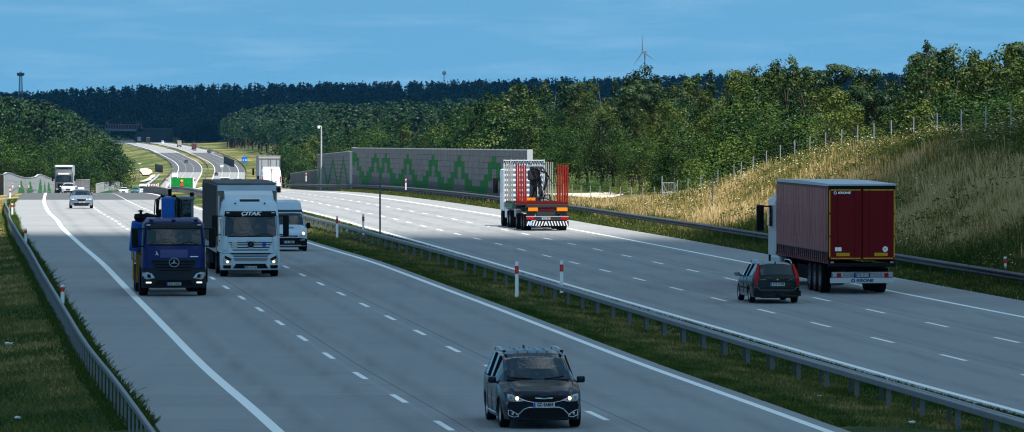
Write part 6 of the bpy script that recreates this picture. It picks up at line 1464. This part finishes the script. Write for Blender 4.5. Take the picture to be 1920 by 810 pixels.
cf = math_node(N, L, 'MULTIPLY', math_node(N, L, 'MULTIPLY_ADD', sx.outputs[2], 5.0, -.35, clamp=True), math_node(N, L, 'MULTIPLY_ADD', n2.outputs['Fac'], 9.0, -4.75, clamp=True))
c = mixc(N, L, cf, c, CLOUDC)
L.new(c, bg.inputs[0]); bg.inputs[1].default_value = SKY_STR
sl = bpy.data.lights.new('Sun', 'SUN'); sl.energy = SUN_STR; sl.angle = R(.53); sl.color = (1,.96,.90); so = bpy.data.objects.new('Sun', sl); COL.objects.link(so); so.rotation_euler = SUN.to_track_quat('Z','Y').to_euler(); so.location = (0,0,400)
# clouds high above, wholly outside the picture; they shade the near road and the far ridge
def cloud(name, pts, z, seed, label):
    """pts: (ground x, ground y, radius) of lobes of the shadow"""
    rs = random.Random(seed); mb = MB()
    bm = bmesh.new(); bmesh.ops.create_icosphere(bm, subdivisions=3, radius=1); base = [v.co.copy() for v in bm.verts]; fs = [[v.index for v in f.verts] for f in bm.faces]; bm.free()
    for gx_, gy_, r in pts:
        zz = z + rs.uniform(-.1,.25)*r*.4; cx_, cy_ = gx_ + SUN.x/SUN.z*zz, gy_ + SUN.y/SUN.z*zz
        ph = [rs.uniform(0,6) for _ in range(3)]
        mb.add([(cx_+v.x*r*(1+.10*math.sin(5*v.y+ph[0])+.06*math.sin(11*v.z+9*v.x+ph[1])), cy_+v.y*r*(1+.10*math.sin(6*v.x+ph[2])), zz+v.z*r*.28*(1+.1*math.sin(7*v.x+ph[1]))) for v in base], fs, 0, True)
    m = MATS.get('cloud_white')
    if not m:
        m = bpy.data.materials.new('cloud_white'); MATS['cloud_white'] = m; t, NN, LL = nodes(m); NN.remove(NN['Principled BSDF']); d = NN.new('ShaderNodeBsdfDiffuse'); d.inputs[0].default_value = (.9,.9,.92,1); tr = NN.new('ShaderNodeBsdfTransparent'); tr.inputs[0].default_value = (1,1,1,1)
        tl = NN.new('ShaderNodeBsdfTranslucent'); tl.inputs[0].default_value = (.9,.9,.92,1); m0 = NN.new('ShaderNodeMixShader'); m0.inputs[0].default_value = .55; LL.new(d.outputs[0], m0.inputs[1]); LL.new(tl.outputs[0], m0.inputs[2]); mx = NN.new('ShaderNodeMixShader'); mx.inputs[0].default_value = .75; LL.new(tr.outputs[0], mx.inputs[1]); LL.new(m0.outputs[0], mx.inputs[2]); LL.new(mx.outputs[0], NN['Material Output'].inputs[0])
    o = mb.build(name, m); tag(o, kind='stuff')
rs = random.Random(3); P1 = []
for i in range(60):
    gy_ = rs.uniform(-60, 300); lim = 318 - (max(0, 0)); P1.append((rs.uniform(-130, 120), gy_, 45))
edge = [(-70,322),(-45,318),(-25,322),(-5,318),(8,305),(13,262),(17,262),(21,290),(26,308),(34,318),(48,322),(65,325),(85,325)]
P1 = [(x, y, r) for x, y, r in P1 if y + r < float(np.interp(x, [e[0] for e in edge], [e[1] for e in edge])) and not (x > -10 and y + r*.8 > float(np.interp(x+r*.6, [e[0] for e in edge], [e[1] for e in edge])))]
for ex_, ey_ in edge: P1.append((ex_ - 2, ey_ - 16, 15)); P1.append((ex_-1, ey_-42, 34)); P1.append((ex_, ey_-85, 50))
cloud('cloud', P1, 2500, 5, None)
P2 = []
for i in range(110): P2.append((rs.uniform(-1100,1100), rs.uniform(4200,7300), rs.uniform(170,300)))
for k in range(30): P2.append((-700+k*55, 4010+rs.uniform(-20,25)+130, 130))
cloud('cloud', P2, 2200, 6, None)
# haze box
if HAZE > 0:
    hb = MB(); hb.box((0, 4760, 18), (5200, 9600, 230)); hm = bpy.data.materials.new('haze_air'); t, NN, LL = nodes(hm); NN.remove(NN['Principled BSDF']); pv_ = NN.new('ShaderNodeVolumePrincipled'); pv_.inputs['Color'].default_value = (*HAZE_COL,1); pv_.inputs['Density'].default_value = HAZE; pv_.inputs['Anisotropy'].default_value = .2; LL.new(pv_.outputs[0], NN['Material Output'].inputs['Volume'])
    tag(hb.build('haze', hm), kind='stuff')
cd = bpy.data.cameras.new('Camera'); cam = bpy.data.objects.new('Camera', cd); COL.objects.link(cam); cam.location = (0,0,H); cd.sensor_width = 36; cd.lens = 36*F/1920; cd.clip_start = 1; cd.clip_end = 40000
cam.rotation_euler = (R(90) - math.atan((405-HR)/F), 0, 0); sc.camera = cam
sc.view_settings.view_transform = 'Standard'; sc.view_settings.look = 'None'; sc.view_settings.gamma = 1; sc.view_settings.exposure = EXPOSURE; sc.view_settings.use_curve_mapping = False
sc.render.engine = 'CYCLES'; cy = sc.cycles; cy.max_bounces = 5; cy.diffuse_bounces = 3; cy.glossy_bounces = 3; cy.transmission_bounces = 3; cy.transparent_max_bounces = 24; cy.volume_bounces = 0; cy.sample_clamp_indirect = 6; cy.use_denoising = True; cy.denoiser = 'OPENIMAGEDENOISE'; cy.denoising_input_passes = 'RGB_ALBEDO_NORMAL'; cy.caustics_reflective = False; cy.caustics_refractive = False; cy.filter_width = 1.2
